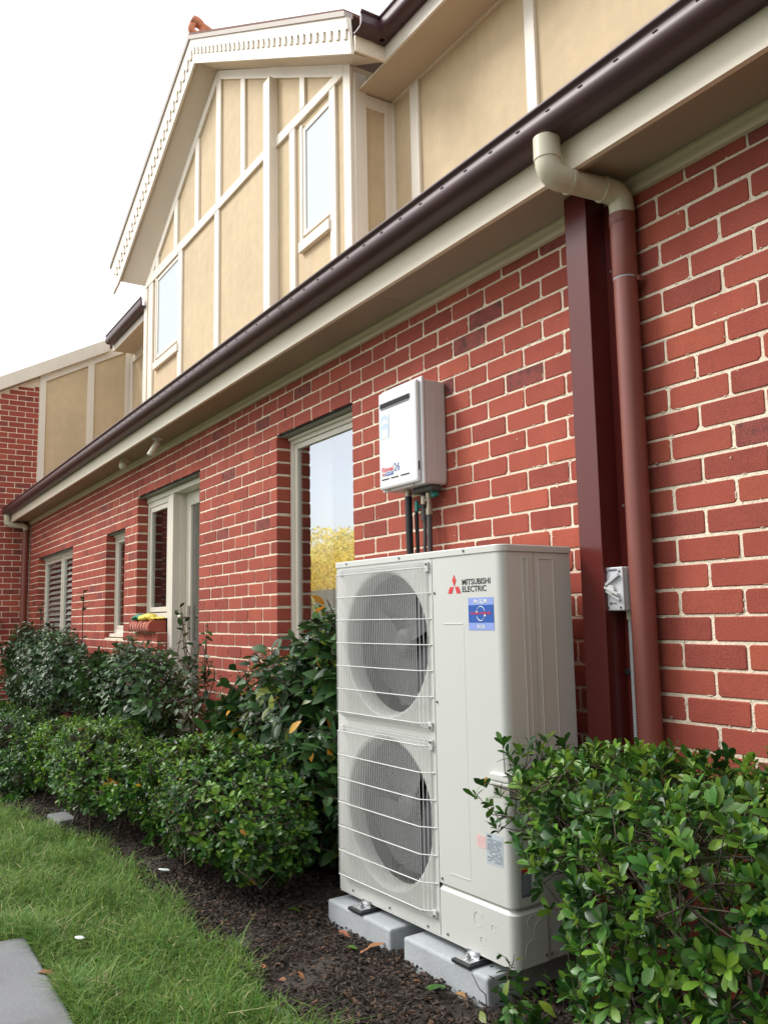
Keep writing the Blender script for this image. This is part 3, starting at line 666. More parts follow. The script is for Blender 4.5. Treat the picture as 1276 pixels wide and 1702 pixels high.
# bullnose brick ledge under the sidelight
x = -6.56
while x < -5.93:
    prof = []
    for i in range(7):
        a = R(90+i*22); prof.append((-.012+.055*math.cos(a)-.0, 1.195+.06*math.sin(a)))
    prof += [(.09, 1.152), (.09, 1.262)]
    prof = [(.094, 1.255)]+prof[:7]+[(.094, 1.150)]
    t_ = tone(); part('ledge_brick', MB().sweepx(prof, x+.005, x+.074, smooth=False), BR[t_], wall); x += .083
pj = [(.093, 1.250)]+[(-.012+.0535*math.cos(R(90+i*22)), 1.195+.0585*math.sin(R(90+i*22))) for i in range(7)]+[(.093, 1.154)]
part('ledge_mortar', MB().sweepx(pj, -6.555, x-.012), MORTAR, wall)
XLE = x-.006

# ================================================================== HEAT PUMP
def text_mesh(s, size, xscale=1.0, ext=.0004, bold=0.0, shear=0.0):
    cu_ = bpy.data.curves.new('txt', 'FONT'); cu_.body = s; cu_.size = size; cu_.extrude = ext; cu_.offset = bold; cu_.shear = shear; cu_.resolution_u = 3
    o = bpy.data.objects.new('txt', cu_); col.objects.link(o); bpy.context.view_layer.update()
    me = bpy.data.meshes.new_from_object(o.evaluated_get(bpy.context.evaluated_depsgraph_get()))
    bpy.data.objects.remove(o); bpy.data.curves.remove(cu_)
    V = np.array([v.co[:] for v in me.vertices]); V[:, 0] *= xscale; V[:, 0] -= V[:, 0].min(); V[:, 1] -= V[:, 1].min(); F = [tuple(p.vertices) for p in me.polygons]
    bpy.data.meshes.remove(me); return V, F
def put_text(name, s, x, z, h, w, y, m, parent, bold=0.0, shear=0.0):
    """lettering on a -Y face; lower left at (x,z), cap height h, width w"""
    V, F = text_mesh(s, 1.0, 1.0, .0, bold, shear); V[:, 0] *= w/V[:, 0].max(); V[:, 1] *= h/V[:, 1].max()
    mb = MB(); mb.add([(x+a, y, z+b) for a, b, _ in V], F); return part(name, mb, m, parent)
ACR = 0.047636; ACO = (-1.62435, -.52752, 0)
ac = empty('heat_pump_unit', ACO, ACR, label='tall off-white twin-fan air conditioner outdoor unit standing before the brick wall', cat='air conditioner')
W_, DP_, ZB, ZT = 1.05, .33, .12, 1.485
HC = [(.355, 1.142), (.355, .492)]; HR = .292
def corner_poly(x0, x1, d, r, n=6):
    """footprint from back-left edge of the front round the right corner to depth d"""
    P = [(x0, 0)]
    for i in range(n+1):
        a = R(-90+90*i/n); P.append((x1-r+r*math.cos(a), r+r*math.sin(a)))
    P.append((x1, d)); return P
def wrap(mb, foot, z0, z1, th=.004, smooth=True):
    """thin sheet following a footprint polyline, closed at the edges"""
    n = len(foot); F = [(x, y, z0) for x, y in foot]+[(x, y, z1) for x, y in foot]
    inn = []
    for i, (x, y) in enumerate(foot):
        a = foot[max(i-1, 0)]; b = foot[min(i+1, n-1)]; tx, ty = b[0]-a[0], b[1]-a[1]; l = math.hypot(tx, ty); nx, ny = -ty/l, tx/l
        inn.append((x+nx*th, y+ny*th))
    F += [(x, y, z0) for x, y in inn]+[(x, y, z1) for x, y in inn]
    mb.add(F, [(i, i+1, n+i+1, n+i) for i in range(n-1)], 0, smooth)
    mb.add(F, [(2*n+i, 2*n+i+1, 3*n+i+1, 3*n+i) for i in range(n-1)]+[(i, i+1, 2*n+i+1, 2*n+i) for i in range(n-1)]+[(n+i, n+i+1, 3*n+i+1, 3*n+i) for i in range(n-1)]+[(0, n, 3*n, 2*n), (n-1, 2*n-1, 4*n-1, 3*n-1)])
# fan panel with two round openings
def fan_panel():
    mb = MB(); x0, x1 = 0.0, .671; N = 64; th = .0
    ysp = [(.817, ZT-.024), (ZB+.006, .817)]
    for (cx, cz), (z0, z1) in zip(HC, ysp):
        ring = [(cx+HR*math.cos(2*math.pi*i/N), cz+HR*math.sin(2*math.pi*i/N)) for i in range(N)]
        outer = []
        for i in range(N):
            a = 2*math.pi*i/N; c, s_ = math.cos(a), math.sin(a); t = 1e9
            if c > 1e-9: t = min(t, (x1-cx)/c)
            if c < -1e-9: t = min(t, (x0-cx)/c)
            if s_ > 1e-9: t = min(t, (z1-cz)/s_)
            if s_ < -1e-9: t = min(t, (z0-cz)/s_)
            outer.append((cx+c*t, cz+s_*t))
        # corners
        for cxn, czn in ((x0, z0), (x1, z0), (x1, z1), (x0, z1)):
            j = min(range(N), key=lambda k: math.hypot(outer[k][0]-cxn, outer[k][1]-czn)); outer[j] = (cxn, czn)
        V = [(x, 0, z) for x, z in ring]+[(x, 0, z) for x, z in outer]
        mb.add(V, [(i, (i+1) % N, N+(i+1) % N, N+i) for i in range(N)])
        # bell mouth: rounded lip then throat
        prof = [(HR, 0), (HR-.010, .004), (HR-.014, .012), (HR-.018, .025), (HR-.020, .05), (HR-.018, .072)]
        for (ra, ya), (rb, yb) in zip(prof, prof[1:]):
            V = [(cx+ra*math.cos(2*math.pi*i/N), ya, cz+ra*math.sin(2*math.pi*i/N)) for i in range(N)]+[(cx+rb*math.cos(2*math.pi*i/N), yb, cz+rb*math.sin(2*math.pi*i/N)) for i in range(N)]
            mb.add(V, [(i, (i+1) % N, N+(i+1) % N, N+i) for i in range(N)], 0, True)
    return mb
part('fan_panel', fan_panel(), M_AC, ac)
part('base_flange', MB().bev(.0, .671, .0012, .02, ZB-.002, ZB+.0055, .001), M_AC, ac)
sp = MB(); wrap(sp, corner_poly(.674, W_, .148, .032), .306, ZT-.024); part('service_panel', sp, M_AC, ac)
# stepped groove and lower cover
lc = MB(); wrap(lc, corner_poly(.674, W_+.004, .148, .034), ZB, .283)
fp1 = corner_poly(.674, W_+.004, .148, .034); fp0 = corner_poly(.674, W_-.012, .148, .026)
n = len(fp1); lc.add([(x, y-.0 if i else 0, .283) for i, (x, y) in enumerate(fp1)]+[(x, y+.010 if i < n-1 else y, .295) for i, (x, y) in enumerate(fp0)], [(i, i+1, n+i+1, n+i) for i in range(n-1)])
part('lower_cover', lc, M_AC, ac)
gr = MB(); wrap(gr, [(x, y+.010) for x, y in fp0], .29, .31, .002); part('cover_recess', gr, M_AC, ac)
sd_ = MB(); sd_.box(W_-.004, W_, .151, DP_, ZB, ZT-.024); part('side_panel', sd_, M_AC, ac)
bb = MB(); bb.box(.0, .004, .0015, DP_, ZB, ZT-.024); bb.box(.0045, W_-.0045, DP_-.004, DP_, ZB, ZT-.024); bb.box(.0045, W_-.0045, .02, DP_-.0045, ZB-.001, ZB+.003); part('cabinet_back', bb, M_AC, ac)
part('inner_baffle', MB().box(.672, .6735, .0015, DP_-.0045, ZB+.004, ZT-.024), M_COIL, ac)
# lid with rounded corner
lp = [(-.004, -.004)]+[(W_+.004-.036+.036*math.cos(R(-90+15*i)), -.004+.036+.036*math.sin(R(-90+15*i))) for i in range(7)]+[(W_+.004, DP_+.003), (-.004, DP_+.003)]
ld = MB(); ld.prism([(x, y, ZT-.0235) for x, y in lp], (0, 0, .020)); li = [(x*(.994)+.003, y*.985+.002) for x, y in lp]
nn = len(lp); ld.add([(x, y, ZT-.0035) for x, y in lp]+[(x, y, ZT) for x, y in li], [(i, (i+1) % nn, nn+(i+1) % nn, nn+i) for i in range(nn)]+[tuple(range(nn, 2*nn))])
part('lid', ld, M_AC, ac)
# pressed ribs on the side
for y0, y1 in ((.094, .122), (.170, .245)):
    for (p, q) in ((y0, y0+.006), (y1-.003, y1)): part('pressed_rib', MB().bev(W_-.0005, W_+.0022, p, q, .37, 1.442, .001), M_AC, ac)
    part('pressed_rib', MB().bev(W_-.0005, W_+.0018, y0+.0065, y1-.0035, 1.436, 1.442, .001), M_AC, ac)
    part('pressed_rib', MB().bev(W_-.0005, W_+.0018, y0+.0065, y1-.0035, .37, .376, .001), M_AC, ac)
# pressed outline on the service panel
part('pressed_outline', MB().bev(.735, .842, -.0016, .0004, 1.2155, 1.2195, .0008), M_ACW, ac)
part('pressed_outline', MB().bev(.735, .842, -.0016, .0004, .347, .351, .0008).bev(.8445, .8465, -.0006, .0004, .36, 1.21, .0003), M_AC, ac)
# knock-out circles on the lower cover
ko = MB()
for cx, cz, r in ((.88, .235, .024), (.90, .17, .014), (.955, .225, .012)):
    ko.tube([(cx+r*math.cos(R(a)), -.0008, cz+r*math.sin(R(a))) for a in range(20, 320, 20)], .0009, 4)
for cy, cz, r in ((.075, .255, .018), (.115, .225, .03), (.075, .17, .03)):
    ko.tube([(W_+.0045, cy+r*math.cos(R(a)), cz+r*math.sin(R(a))) for a in range(20, 320, 20)], .0009, 4)
part('knockout_rings', ko, M_AC, ac)
# hand grip
hg = MB(); hg.bev(.968, 1.062, -.012, .030, .700, .728, .006); hg.bev(.972, 1.058, -.009, .03, .688, .6995, .003); part('hand_grip', hg, M_AC, ac)
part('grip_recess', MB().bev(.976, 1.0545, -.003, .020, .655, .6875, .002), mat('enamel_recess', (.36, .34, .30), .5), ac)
gl = MB(); gl.bev(-.018, .0, .03, .09, .70, .726, .004); part('hand_grip', gl, M_AC, ac)
# service port plate on the side, seen through the shrub
part('service_valve_plate', MB().bev(W_, W_+.012, .16, .26, .47, .60, .004), M_AC, ac)
# screws
for x, z in ((.685, 1.33), (.685, .936), (.690, .322), (.713, .140), (.10, .140), (.36, .138), (.60, .136), (.085, 1.474), (.47, 1.474), (.86, 1.474)):
    y = -.004 if z > 1.46 else 0
    part('screw', MB().tube([(x, y, z), (x, y-.002, z), (x, y-.0042, z)], [.0052, .005, .0035], 8), M_SCREW, ac)
for y in (.137, .162): part('screw', MB().tube([(W_, y, .141), (W_+.006, y, .141)], [.0055, .004], 8), M_SCREW, ac)
# grilles
def grille(z0, z1):
    mb = MB(); t0 = -.034; x0, x1, xb = .042, .606, .650
    rv, rh = .00165, .0023
    hs = [z1-.010-(z1-z0-.02)*k/6 for k in range(7)]
    for z in hs:
        mb.tube([(x0, -.002, z), (x0+.006, t0, z), (x1, t0, z), (xb, -.003, z), (xb+.012, -.002, z)], rh, 6)
    n = 48
    for i in range(n):
        x = x0+.004+(xb-x0-.010)*i/(n-1); y = t0 if x < x1 else t0+(x-x1)/(xb-x1)*(-t0-.004)
        y += .0022 if x < x1 else 0.002
        mb.tube([(x, -.0015, z1+.016), (x, y*.55, z1+.004), (x, y, z1-.010), (x, y, z0+.010), (x, y*.5, z0-.002), (x, -.0015, z0-.012)], rv, 4)
    for yy, zz in ((-.010, z1+.011), (-.022, z1+.002), (-.012, z0-.006)):
        mb.tube([(x0+.01, yy, zz), (xb-.008, yy, zz)], .0012, 4)
    g = part('fan_guard', mb, M_ACW, ac)
    cl = MB(); cl.bev(xb-.012, xb+.008, -.010, -.0005, z1-.025, z1+.012, .002); cl.bev(xb-.012, xb+.008, -.010, -.0005, z0-.012, z0+.016, .002); cl.bev(.03, .05, -.010, -.0005, z1-.01, z1+.010, .002)
    part('guard_clip', cl, M_ACW, g)
    for z in (z1+.004, z0-.004): part('screw', MB().tube([(xb, -.010, z), (xb, -.0145, z)], [.006, .004], 8), M_SCREW, g)
grille(.846, 1.436); grille(.190, .786)
# fans and coil
for (cx, cz), ph in zip(HC, (10, 47)):
    fb_ = MB()
    for k in range(3):
        rows = []
        for i in range(9):
            r = .055+(HR-.04-.055)*i/8; a0 = R(ph+120*k+8*i/8*1.6); wd = R(121)
            rows.append([(cx+r*math.cos(a0+wd*j/6), .095+.045*(j/6), cz+r*math.sin(a0+wd*j/6)) for j in range(7)])
        V = [p for row in rows for p in row]; fb_.add(V, [(i*7+j, i*7+j+1, (i+1)*7+j+1, (i+1)*7+j) for i in range(8) for j in range(6)], 0, True)
    fb_.tube([(cx, .085, cz), (cx, .09, cz), (cx, .14, cz)], [.03, .055, .062], 20)
    part('fan', fb_, M_FAN, ac)
    part('motor_mount', MB().box(cx-.03, cx+.03, .14, .155, cz-.31, cz+.31), M_COIL, ac)
co = MB()
for i in range(0, 110):
    x = .01+i*.0059
    co.box(x, x+.0022, .262, .285, ZB+.03, ZT-.05)
part('coil_fins', co, mat('coil_fin_grey', (.20, .205, .215), .5, metal=.0), ac, kind='stuff')
part('coil_back', MB().box(.006, .67, .286, .30, ZB+.02, ZT-.04), M_COIL, ac)
# feet, pads
for px in (.200, .850):
    ft = MB(); ft.bev(px-.038, px+.038, -.050, .06, .103, .107, .001); ft.bev(px-.030, px+.030, -.004, -.001, .1075, .128, .001)
    part('foot_bracket', ft, M_ZINC, ac)
    part('anchor_bolt', MB().tube([(px, -.026, .107), (px, -.026, .109)], .019, 14).tube([(px, -.026, .109), (px, -.026, .117)], .0105, 6).tube([(px, -.026, .117), (px, -.026, .124)], .005, 8), M_ZINC, ac)
    part('rubber_pad', MB().bev(px-.047, px+.047, -.062, .05, .0905, .1025, .003), M_RUB, ac)
# printing on the unit
def poly(name, pts, y, m, parent=None): return part(name, MB().add([(x, y, z) for x, z in pts], [tuple(range(len(pts)))]), m, parent or ac)
cx, cz = .8005, 1.350
dm = MB(); dy_ = -.0012
for pts in ([(0, 0), (.0105, .0215), (0, .043), (-.0105, .0215)], [(-.004, -.001), (-.024, -.001), (-.0365, -.0245), (-.0135, -.0245)], [(.004, -.001), (.024, -.001), (.0365, -.0245), (.0135, -.0245)]):
    dm.add([(cx+a, dy_, cz+b) for a, b in pts], [tuple(range(4))])
part('diamond_emblem', dm, M_RED, ac)
put_text('lettering', 'MITSUBISHI', .845, 1.3535, .0205, .148, -.0012, M_BLACK, ac, bold=.012)
put_text('lettering', 'ELECTRIC', .845, 1.3285, .0205, .127, -.0012, M_BLACK, ac, bold=.012)
poly('sticker', [(.875, 1.195), (1.0065, 1.195), (1.0065, 1.307), (.875, 1.307)], -.0010, M_LBLUE)
poly('sticker_band', [(.8755, 1.221), (1.006, 1.221), (1.006, 1.2815), (.8755, 1.2815)], -.0014, M_BLUE)
put_text('lettering', 'Mr.SLIM', .906, 1.2865, .0155, .068, -.0018, M_WHITE, ac, bold=.02)
put_text('lettering', 'R410A', .921, 1.2005, .0145, .040, -.0018, M_WHITE, ac, bold=.02)
ar = MB()
for s_ in (1, -1):
    P = []
    for i in range(13):
        a = R(15+150*i/12) if s_ > 0 else R(195+150*i/12)
        P.append((.9405+.0215*math.cos(a), -.0016, 1.2515+.0225*math.sin(a)+.002*s_))
    ar.tube(P, .0016, 4)
    e = P[-1]; ar.add([(e[0]-.006, -.0018, e[2]+.001*s_), (e[0]+.006, -.0018, e[2]+.001*s_), (e[0], -.0018, e[2]-.010*s_)], [(0, 1, 2)])
part('arrow_ring', ar, M_WHITE, ac)
put_text('lettering', 'POWER INVERTER', .887, 1.2485, .0085, .106, -.0026, M_RED, ac, bold=.02, shear=.3)
poly('rating_label', [(.932, .427), (1.012, .427), (1.012, .525), (.932, .525)], -.0010, M_PALE)
rl = MB(); z = .512
rl.add([(.937, -.0014, .512), (.958, -.0014, .512), (.958, -.0014, .519), (.937, -.0014, .519)], [(0, 1, 2, 3)])
z = .506
while z > .432:
    x = .936
    while x < 1.004:
        w = rnd.uniform(.004, .018)
        if rnd.random() < .8: rl.add([(x, -.0014, z), (min(x+w, 1.008), -.0014, z), (min(x+w, 1.008), -.0014, z+.0016), (x, -.0014, z+.0016)], [(0, 1, 2, 3)])
        x += w+.002
    z -= .0036
part('fine_print', rl, M_GRYP, ac)
poly('notice_label', [(.882, .470), (.930, .470), (.930, .512), (.882, .512)], -.0010, M_PINK)
nl = MB(); z = .506
while z > .474: nl.add([(.886, -.0014, z), (.926, -.0014, z), (.926, -.0014, z+.001), (.886, -.0014, z+.001)], [(0, 1, 2, 3)]); z -= .0038
part('fine_print', nl, mat('print_pink', (.65, .30, .30), .5), ac)
part('warning_label', MB().box(W_, W_+.0006, .040, .082, .335, .425), mat('label_blue_grey', (.14, .16, .24), .4), ac)
part('warning_band', MB().box(W_+.0007, W_+.0012, .040, .082, .413, .425), M_RED, ac)
wl = MB(); z = .405
while z > .342: wl.box(W_+.0007, W_+.001, .044, .078, z, z+.0016); z -= .005
part('fine_print', wl, M_PALE, ac)
for nm, x0, x1, lab in (('concrete_block', -.012, .437, 'pale concrete block under the left side of the outdoor unit'), ('concrete_block', .520, .978, 'pale concrete block under the right front corner of the outdoor unit')):
    b = MB(); b.bev(x0, x1, -.055, .36, -.04, .090, .009); o = part(nm, b, M_CONC); o.location = ACO; o.rotation_euler = (0, 0, ACR)
    tag(o, lab, 'concrete block', 'concrete blocks carrying the outdoor unit')

# ================================================================== WATER HEATER
wh_ = empty('water_heater', (-1.845, 0, 1.85), label='white wall-mounted gas water heater with black pipes above the outdoor unit', cat='water heater')
HW, HD, HH = .345, .165, .50
b = MB(); b.bev(0, HW, -.125, -.003, .0, HH-.012, .012); part('casing', b, M_HSIDE, wh_)
b = MB(); b.bev(-.004, HW+.004, -.142, -.1255, -.004, HH, .006); part('cover_rim', b, M_HEAT, wh_)
b = MB(); b.bev(.002, HW-.012, -HD, -.1425, .006, HH-.014, .010); cv = part('front_cover', b, M_HEAT, wh_)
y = -HD-.0006
part('flue_rim', MB().tube([(.030, y, .408), (.275, y, .408), (.284, y, .417), (.275, y, .427), (.030, y, .427), (.021, y, .417), (.030, y, .408)], .0022, 6), M_HSIDE, cv)
part('flue_slot', MB().bev(.024, .281, y-.0034, y, .4065, .4285, .0006), M_DARK, cv)
part('flue_lip', MB().bev(.030, .276, y-.0022, y, .3985, .4015, .0006), M_GRYP, cv)
for x0 in (.030, .110, .195): part('vent_slot', MB().box(x0, x0+.063+.01*(x0 > .15), y-.0012, y, .051, .056), M_DARK, cv)
part('side_slot', MB().box(HW-.0115, HW-.0105, -.160, -.153, .06, .10), M_DARK, cv)
part('seam_line', MB().bev(HW-.0005, HW+.0015, -.075, -.071, .05, .45, .0006), M_HSIDE, wh_)
for x, z in ((.06, -.003), (.27, -.003)): part('screw', MB().tube([(x, -.143, z+.004), (x, -.147, z+.004)], .004, 8), M_SCREW, wh_)
put_text('lettering', 'Rinnai', .030, .089, .024, .100, y-.0005, M_RED, cv, bold=.022)
put_text('lettering', '26', .136, .082, .038, .050, y-.0005, mat('print_navy', (.03, .12, .38), .4), cv, bold=.0)
infy = MB(); infy.tube([(.0395+.0075*math.sin(t*2)*1.0+(.0), y-.0008, .077+.0055*math.sin(4*t)*0+.0055*math.cos(t*2)) for t in np.linspace(0, math.pi, 14)], .0011, 4)
infy.tube([(.0525+.0075*math.sin(t*2), y-.0008, .077+.0055*math.cos(t*2)) for t in np.linspace(0, math.pi, 14)], .0011, 4)
part('infinity_mark', infy, M_RED, cv)
part('name_band', MB().add([(.062, y-.0005, .069), (.130, y-.0005, .069), (.130, y-.0005, .085), (.062, y-.0005, .085)], [(0, 1, 2, 3)]), M_BLUE, cv)
put_text('lettering', 'INFINITY', .066, .0725, .0095, .060, y-.0010, M_WHITE, cv, bold=.01)
part('energy_sticker', MB().add([(.022, y-.0005, .255), (.100, y-.0005, .255), (.100, y-.0005, .385), (.022, y-.0005, .385)], [(0, 1, 2, 3)]), M_PALEW, cv)
st = MB(); a_ = [( .061+.036*math.cos(R(t)), .335+.036*math.sin(R(t))) for t in range(0, 181, 15)]
st.add([(x, y-.0009, z) for x, z in a_]+[(.061+.018*math.cos(R(t)), y-.0009, .335+.016*math.sin(R(t))) for t in range(0, 181, 15)], [(i, i+1, 13+i+1, 13+i) for i in range(12)])
st.add([(.024, y-.0009, .300), (.098, y-.0009, .300), (.098, y-.0009, .325), (.024, y-.0009, .325)], [(0, 1, 2, 3)])
st.add([(.024, y-.0009, .258), (.034, y-.0009, .258), (.034, y-.0009, .298), (.024, y-.0009, .298)], [(0, 1, 2, 3)]); st.add([(.088, y-.0009, .258), (.098, y-.0009, .258), (.098, y-.0009, .298), (.088, y-.0009, .298)], [(0, 1, 2, 3)])
part('sticker_print', st, M_PALEB, cv)
# plumbing below (local coordinates; unit bottom at 0)
pl = lambda n, pts, r, m, k=10: part(n, MB().tube(pts, r, k), m, wh_)
pl('lagged_pipe', [(.135, -.085, -.035), (.137, -.085, -.25), (.143, -.08, -.50), (.15, -.07, -1.0)], .017, M_PIPEB)
pl('lagged_pipe', [(.155, -.055, -.06), (.160, -.055, -.28), (.168, -.055, -.55), (.17, -.05, -1.0)], .009, M_PIPEB)
pl('pipe_collar', [(.133, -.085, .0), (.133, -.085, -.04)], .016, M_BRASS)
pl('gas_pipe', [(.262, -.055, 0), (.262, -.055, -.13)], .013, M_BRASS)
pl('gas_pipe', [(.262, -.055, -.12), (.262, -.055, -.45), (.262, -.055, -1.0)], .0125, M_PIPEG)
pl('union_nut', [(.262, -.055, -.105), (.262, -.055, -.135)], .018, M_BRASS, 6); pl('union_nut', [(.262, -.055, -.035), (.262, -.055, -.060)], .018, M_BRASS, 6)
pl('cold_pipe', [(.215, -.055, 0), (.215, -.055, -.12)], .012, M_PIPEG)
pl('cold_pipe', [(.220, -.055, -.11), (.224, -.055, -.19), (.219, -.055, -.30), (.222, -.055, -.45), (.222, -.055, -1.0)], .0085, M_PIPEG)
pl('union_nut', [(.218, -.055, -.10), (.219, -.055, -.155)], .016, M_PIPEG, 6)
part('valve_handle', MB().bev(.188, .206, -.088, -.072, -.115, -.062, .004).tube([(.197, -.08, -.09), (.215, -.055, -.09)], .007, 8), M_TEAL, wh_)
part('valve_handle', MB().bev(.236, .254, -.085, -.070, -.085, -.045, .004).tube([(.245, -.077, -.065), (.262, -.055, -.065)], .006, 8), mat('valve_ivory', (.62, .56, .46), .5), wh_)
part('valve_body', MB().bev(.17, .33, -.09, -.03, -.030, -.0005, .008), M_PIPEG, wh_)
part('drain_plug', MB().tube([(.30, -.06, -.03), (.30, -.06, -.05), (.33, -.06, -.045)], .012, 8), M_TEAL, wh_)

# ================================================================== COLUMN, DOWNPIPES, ISOLATOR
pc = empty('steel_post', (-.50, -.08, 0), label='dark red boxed steel post against the brick wall beside the downpipe', cat='post')
part('front_channel', MB().bev(-.062, .045, -.045, .053, 0, 2.792, .0025), M_COL, pc)
part('back_flange', MB().bev(.0455, .088, .046, .072, 0, 2.735, .0015), M_COL, pc)
for z in (2.48, 1.62): part('rivet', MB().tube([(.072, .046, z), (.072, .041, z)], [.006, .004], 8), M_ZINC, pc)
dp = empty('downpipe', (-.345, -.058, 0), label='painted red-brown downpipe with cream PVC offset bend right of the post', cat='downpipe', group='downpipes on the brick wall')
part('pipe', MB().tube([(0, 0, 0), (0, 0, 2.42)], .0415, 24), M_DP, dp)
part('pipe_socket', MB().tube([(0, 0, 2.42), (0, 0, 2.425), (0, 0, 2.65)], [.0415, .044, .044], 24), M_DP, dp)
part('pipe_socket', MB().tube([(0, 0, 2.615), (0, 0, 2.62), (0, 0, 2.655)], [.044, .0465, .0465], 24), M_DP, dp)
part('sealant_ring', MB().tube([(0, 0, 2.4145), (0, 0, 2.4195)], .0424, 20), M_CONC, dp)
ox, oy = -.055, -.298            # outlet offset from the pipe
gz = 2.885
def arc(p, q, r, n=6):
    return None
P0 = Vector((ox, oy, gz)); P1 = Vector((ox, oy, gz-.135)); P2 = Vector((ox*.10, oy*.10, 2.705)); P3 = Vector((0, 0, 2.655))
def bend(A, B, C, r, n=7):
    u = (A-B).normalized(); w = (C-B).normalized(); a = B+u*r; c = B+w*r
    return [((1-t)**2)*a+2*t*(1-t)*B+t*t*c for t in [i/(n-1) for i in range(n)]]
P2 = Vector((0, 0, 2.735))
b1 = bend(P0, P1, P2, .055); b2 = bend(P1, P2, P3, .050)
part('pvc_outlet', MB().tube([P0, b1[0]], .0465, 24), M_PVC, dp)
part('pvc_elbow', MB().tube([b1[0]+Vector((0, 0, .02))]+b1+[b1[-1]+(P2-P1).normalized()*.03], .0435, 24), M_PVC, dp)
dd = (P2-P1).normalized()
part('pvc_offset', MB().tube([b1[-1], b2[0]], .0415, 24), M_PVC, dp)
part('pvc_collar', MB().tube([b1[-1]+dd*.028, b1[-1]+dd*.040], .0465, 24).tube([b2[0]-dd*.035, b2[0]-dd*.022], .0460, 24), M_PVC, dp)
part('pvc_elbow', MB().tube([b2[0]-dd*.022]+b2+[P3], .0440, 24), M_PVC, dp)
part('wall_clip', MB().bev(.040, .050, .010, .045, 2.400, 2.420, .002), M_DP, dp)
for z in (1.75, .9): part('screw', MB().tube([(.050, .050, z), (.050, .042, z)], [.006, .004], 8), M_ZINC, dp)
d2 = empty('downpipe', (XW+.10, -.075, 0), label='narrow brown downpipe with cream bend in the far left wall corner', cat='downpipe', group='downpipes on the brick wall')
part('pipe', MB().tube([(0, 0, 0), (0, 0, 2.66)], .045, 14), M_DP, d2)
part('pvc_offset', MB().tube([(0, 0, 2.66), (0, 0, 2.70), (0, -.04, 2.73), (0, -.22, 2.735), (0, -.27, 2.76), (0, -.275, 2.885)], .045, 14), M_PVC, d2)
iso = empty('isolator_switch', (-.4635, -.108, 1.252), label='light grey weatherproof isolator switch beside the red-brown downpipe', cat='switch')
part('backbox', MB().bev(.0, .080, .012, .100, 0, .150, .004), M_ISO, iso)
part('cover', MB().bev(.0, .080, .0, .0115, .002, .150, .003), M_ISO, iso)
for x, z in ((.010, .012), (.066, .012), (.010, .135), (.066, .135)): part('screw', MB().tube([(x, .0, z), (x, -.002, z)], .0045, 8), M_SCREW, iso)
part('switch_guard', MB().prism([(.064, 0, .128), (.070, 0, .120), (.006, 0, .085), (.000, 0, .090)], (0, -.012, 0)).prism([(.068, 0, .034), (.068, 0, .042), (.004, 0, .076), (.000, 0, .070)], (0, -.011, 0)), M_ISO, iso)
part('switch_lever', MB().prism([(.066, 0, .052), (.064, 0, .060), (-.006, 0, .092), (-.009, 0, .086)], (0, -.016, 0)).tube([(.032, 0, .074), (.032, -.012, .074)], .016, 14), M_ACW, iso)
ip = MB(); ip.add([(a, -.0006, b) for a, b in ((.018, .136), (.056, .136), (.056, .143), (.018, .143))], [(0, 1, 2, 3)]); ip.add([(a, -.0006, b) for a, b in ((.018, .022), (.030, .022), (.030, .030), (.018, .030))], [(0, 1, 2, 3)]); ip.add([(a, -.0006, b) for a, b in ((.034, .024), (.048, .024), (.048, .028), (.034, .028))], [(0, 1, 2, 3)])
part('printing', ip, M_GRYP, iso)
cd = empty('conduit', (-.420, -.040, 0), label='thin ribbed grey conduit running down from the isolator switch', cat='conduit')
part('gland', MB().tube([(0, 0, 1.222), (0, 0, 1.2515)], .013, 10), M_PVC, cd)
k = MB(); z = .15; pts = []; rr = []
while z < 1.22: pts += [(0, 0, z), (0, 0, z+.004), (0, 0, z+.0045), (0, 0, z+.0085)]; rr += [.0095, .0095, .0078, .0078]; z += .009
k.tube(pts, rr, 8, smooth=False); part('ribbed_tube', k, M_COND, cd)
part('saddle_clip', MB().tube([(-.016, -.012, 1.045), (-.016, .025, 1.045)], .011, 10), M_RUB, cd)

# ================================================================== SMALL THINGS ON THE WALL
cm = empty('security_camera', (-5.39, -.17, 2.795), label='white cylindrical security camera hanging under the eave, pointing down', cat='camera')
part('mount_plate', MB().tube([(0, 0, 0), (0, 0, -.015)], .045, 18), M_HEAT, cm)
part('swivel', MB().tube([(0, 0, -.015), (.0, 0, -.045), (-.01, -.01, -.065)], [.022, .018, .024], 12), M_HEAT, cm)
dv = Vector((-.25, -.45, -.85)).normalized(); c0 = Vector((.01, .005, -.045))
part('camera_body', MB().tube([c0, c0+dv*.13], .029, 18), M_PVC, cm)
part('lens_ring', MB().tube([c0+dv*.1305, c0+dv*.134], .022, 16), M_RUB, cm); part('lens', MB().tube([c0+dv*.1345, c0+dv*.138], .011, 12), M_PALE, cm)
sn = empty('sensor', (-6.47, -.15, 2.795), label='small cream motion sensor under the eave left of the camera', cat='sensor')
part('base', MB().tube([(0, 0, 0), (0, 0, -.03)], .04, 14), M_PVC, sn); part('head', MB().tube([(0, 0, -.03), (0, -.01, -.05), (0, -.012, -.09), (0, -.01, -.105)], [.02, .04, .038, .01], 14), M_PVC, sn)
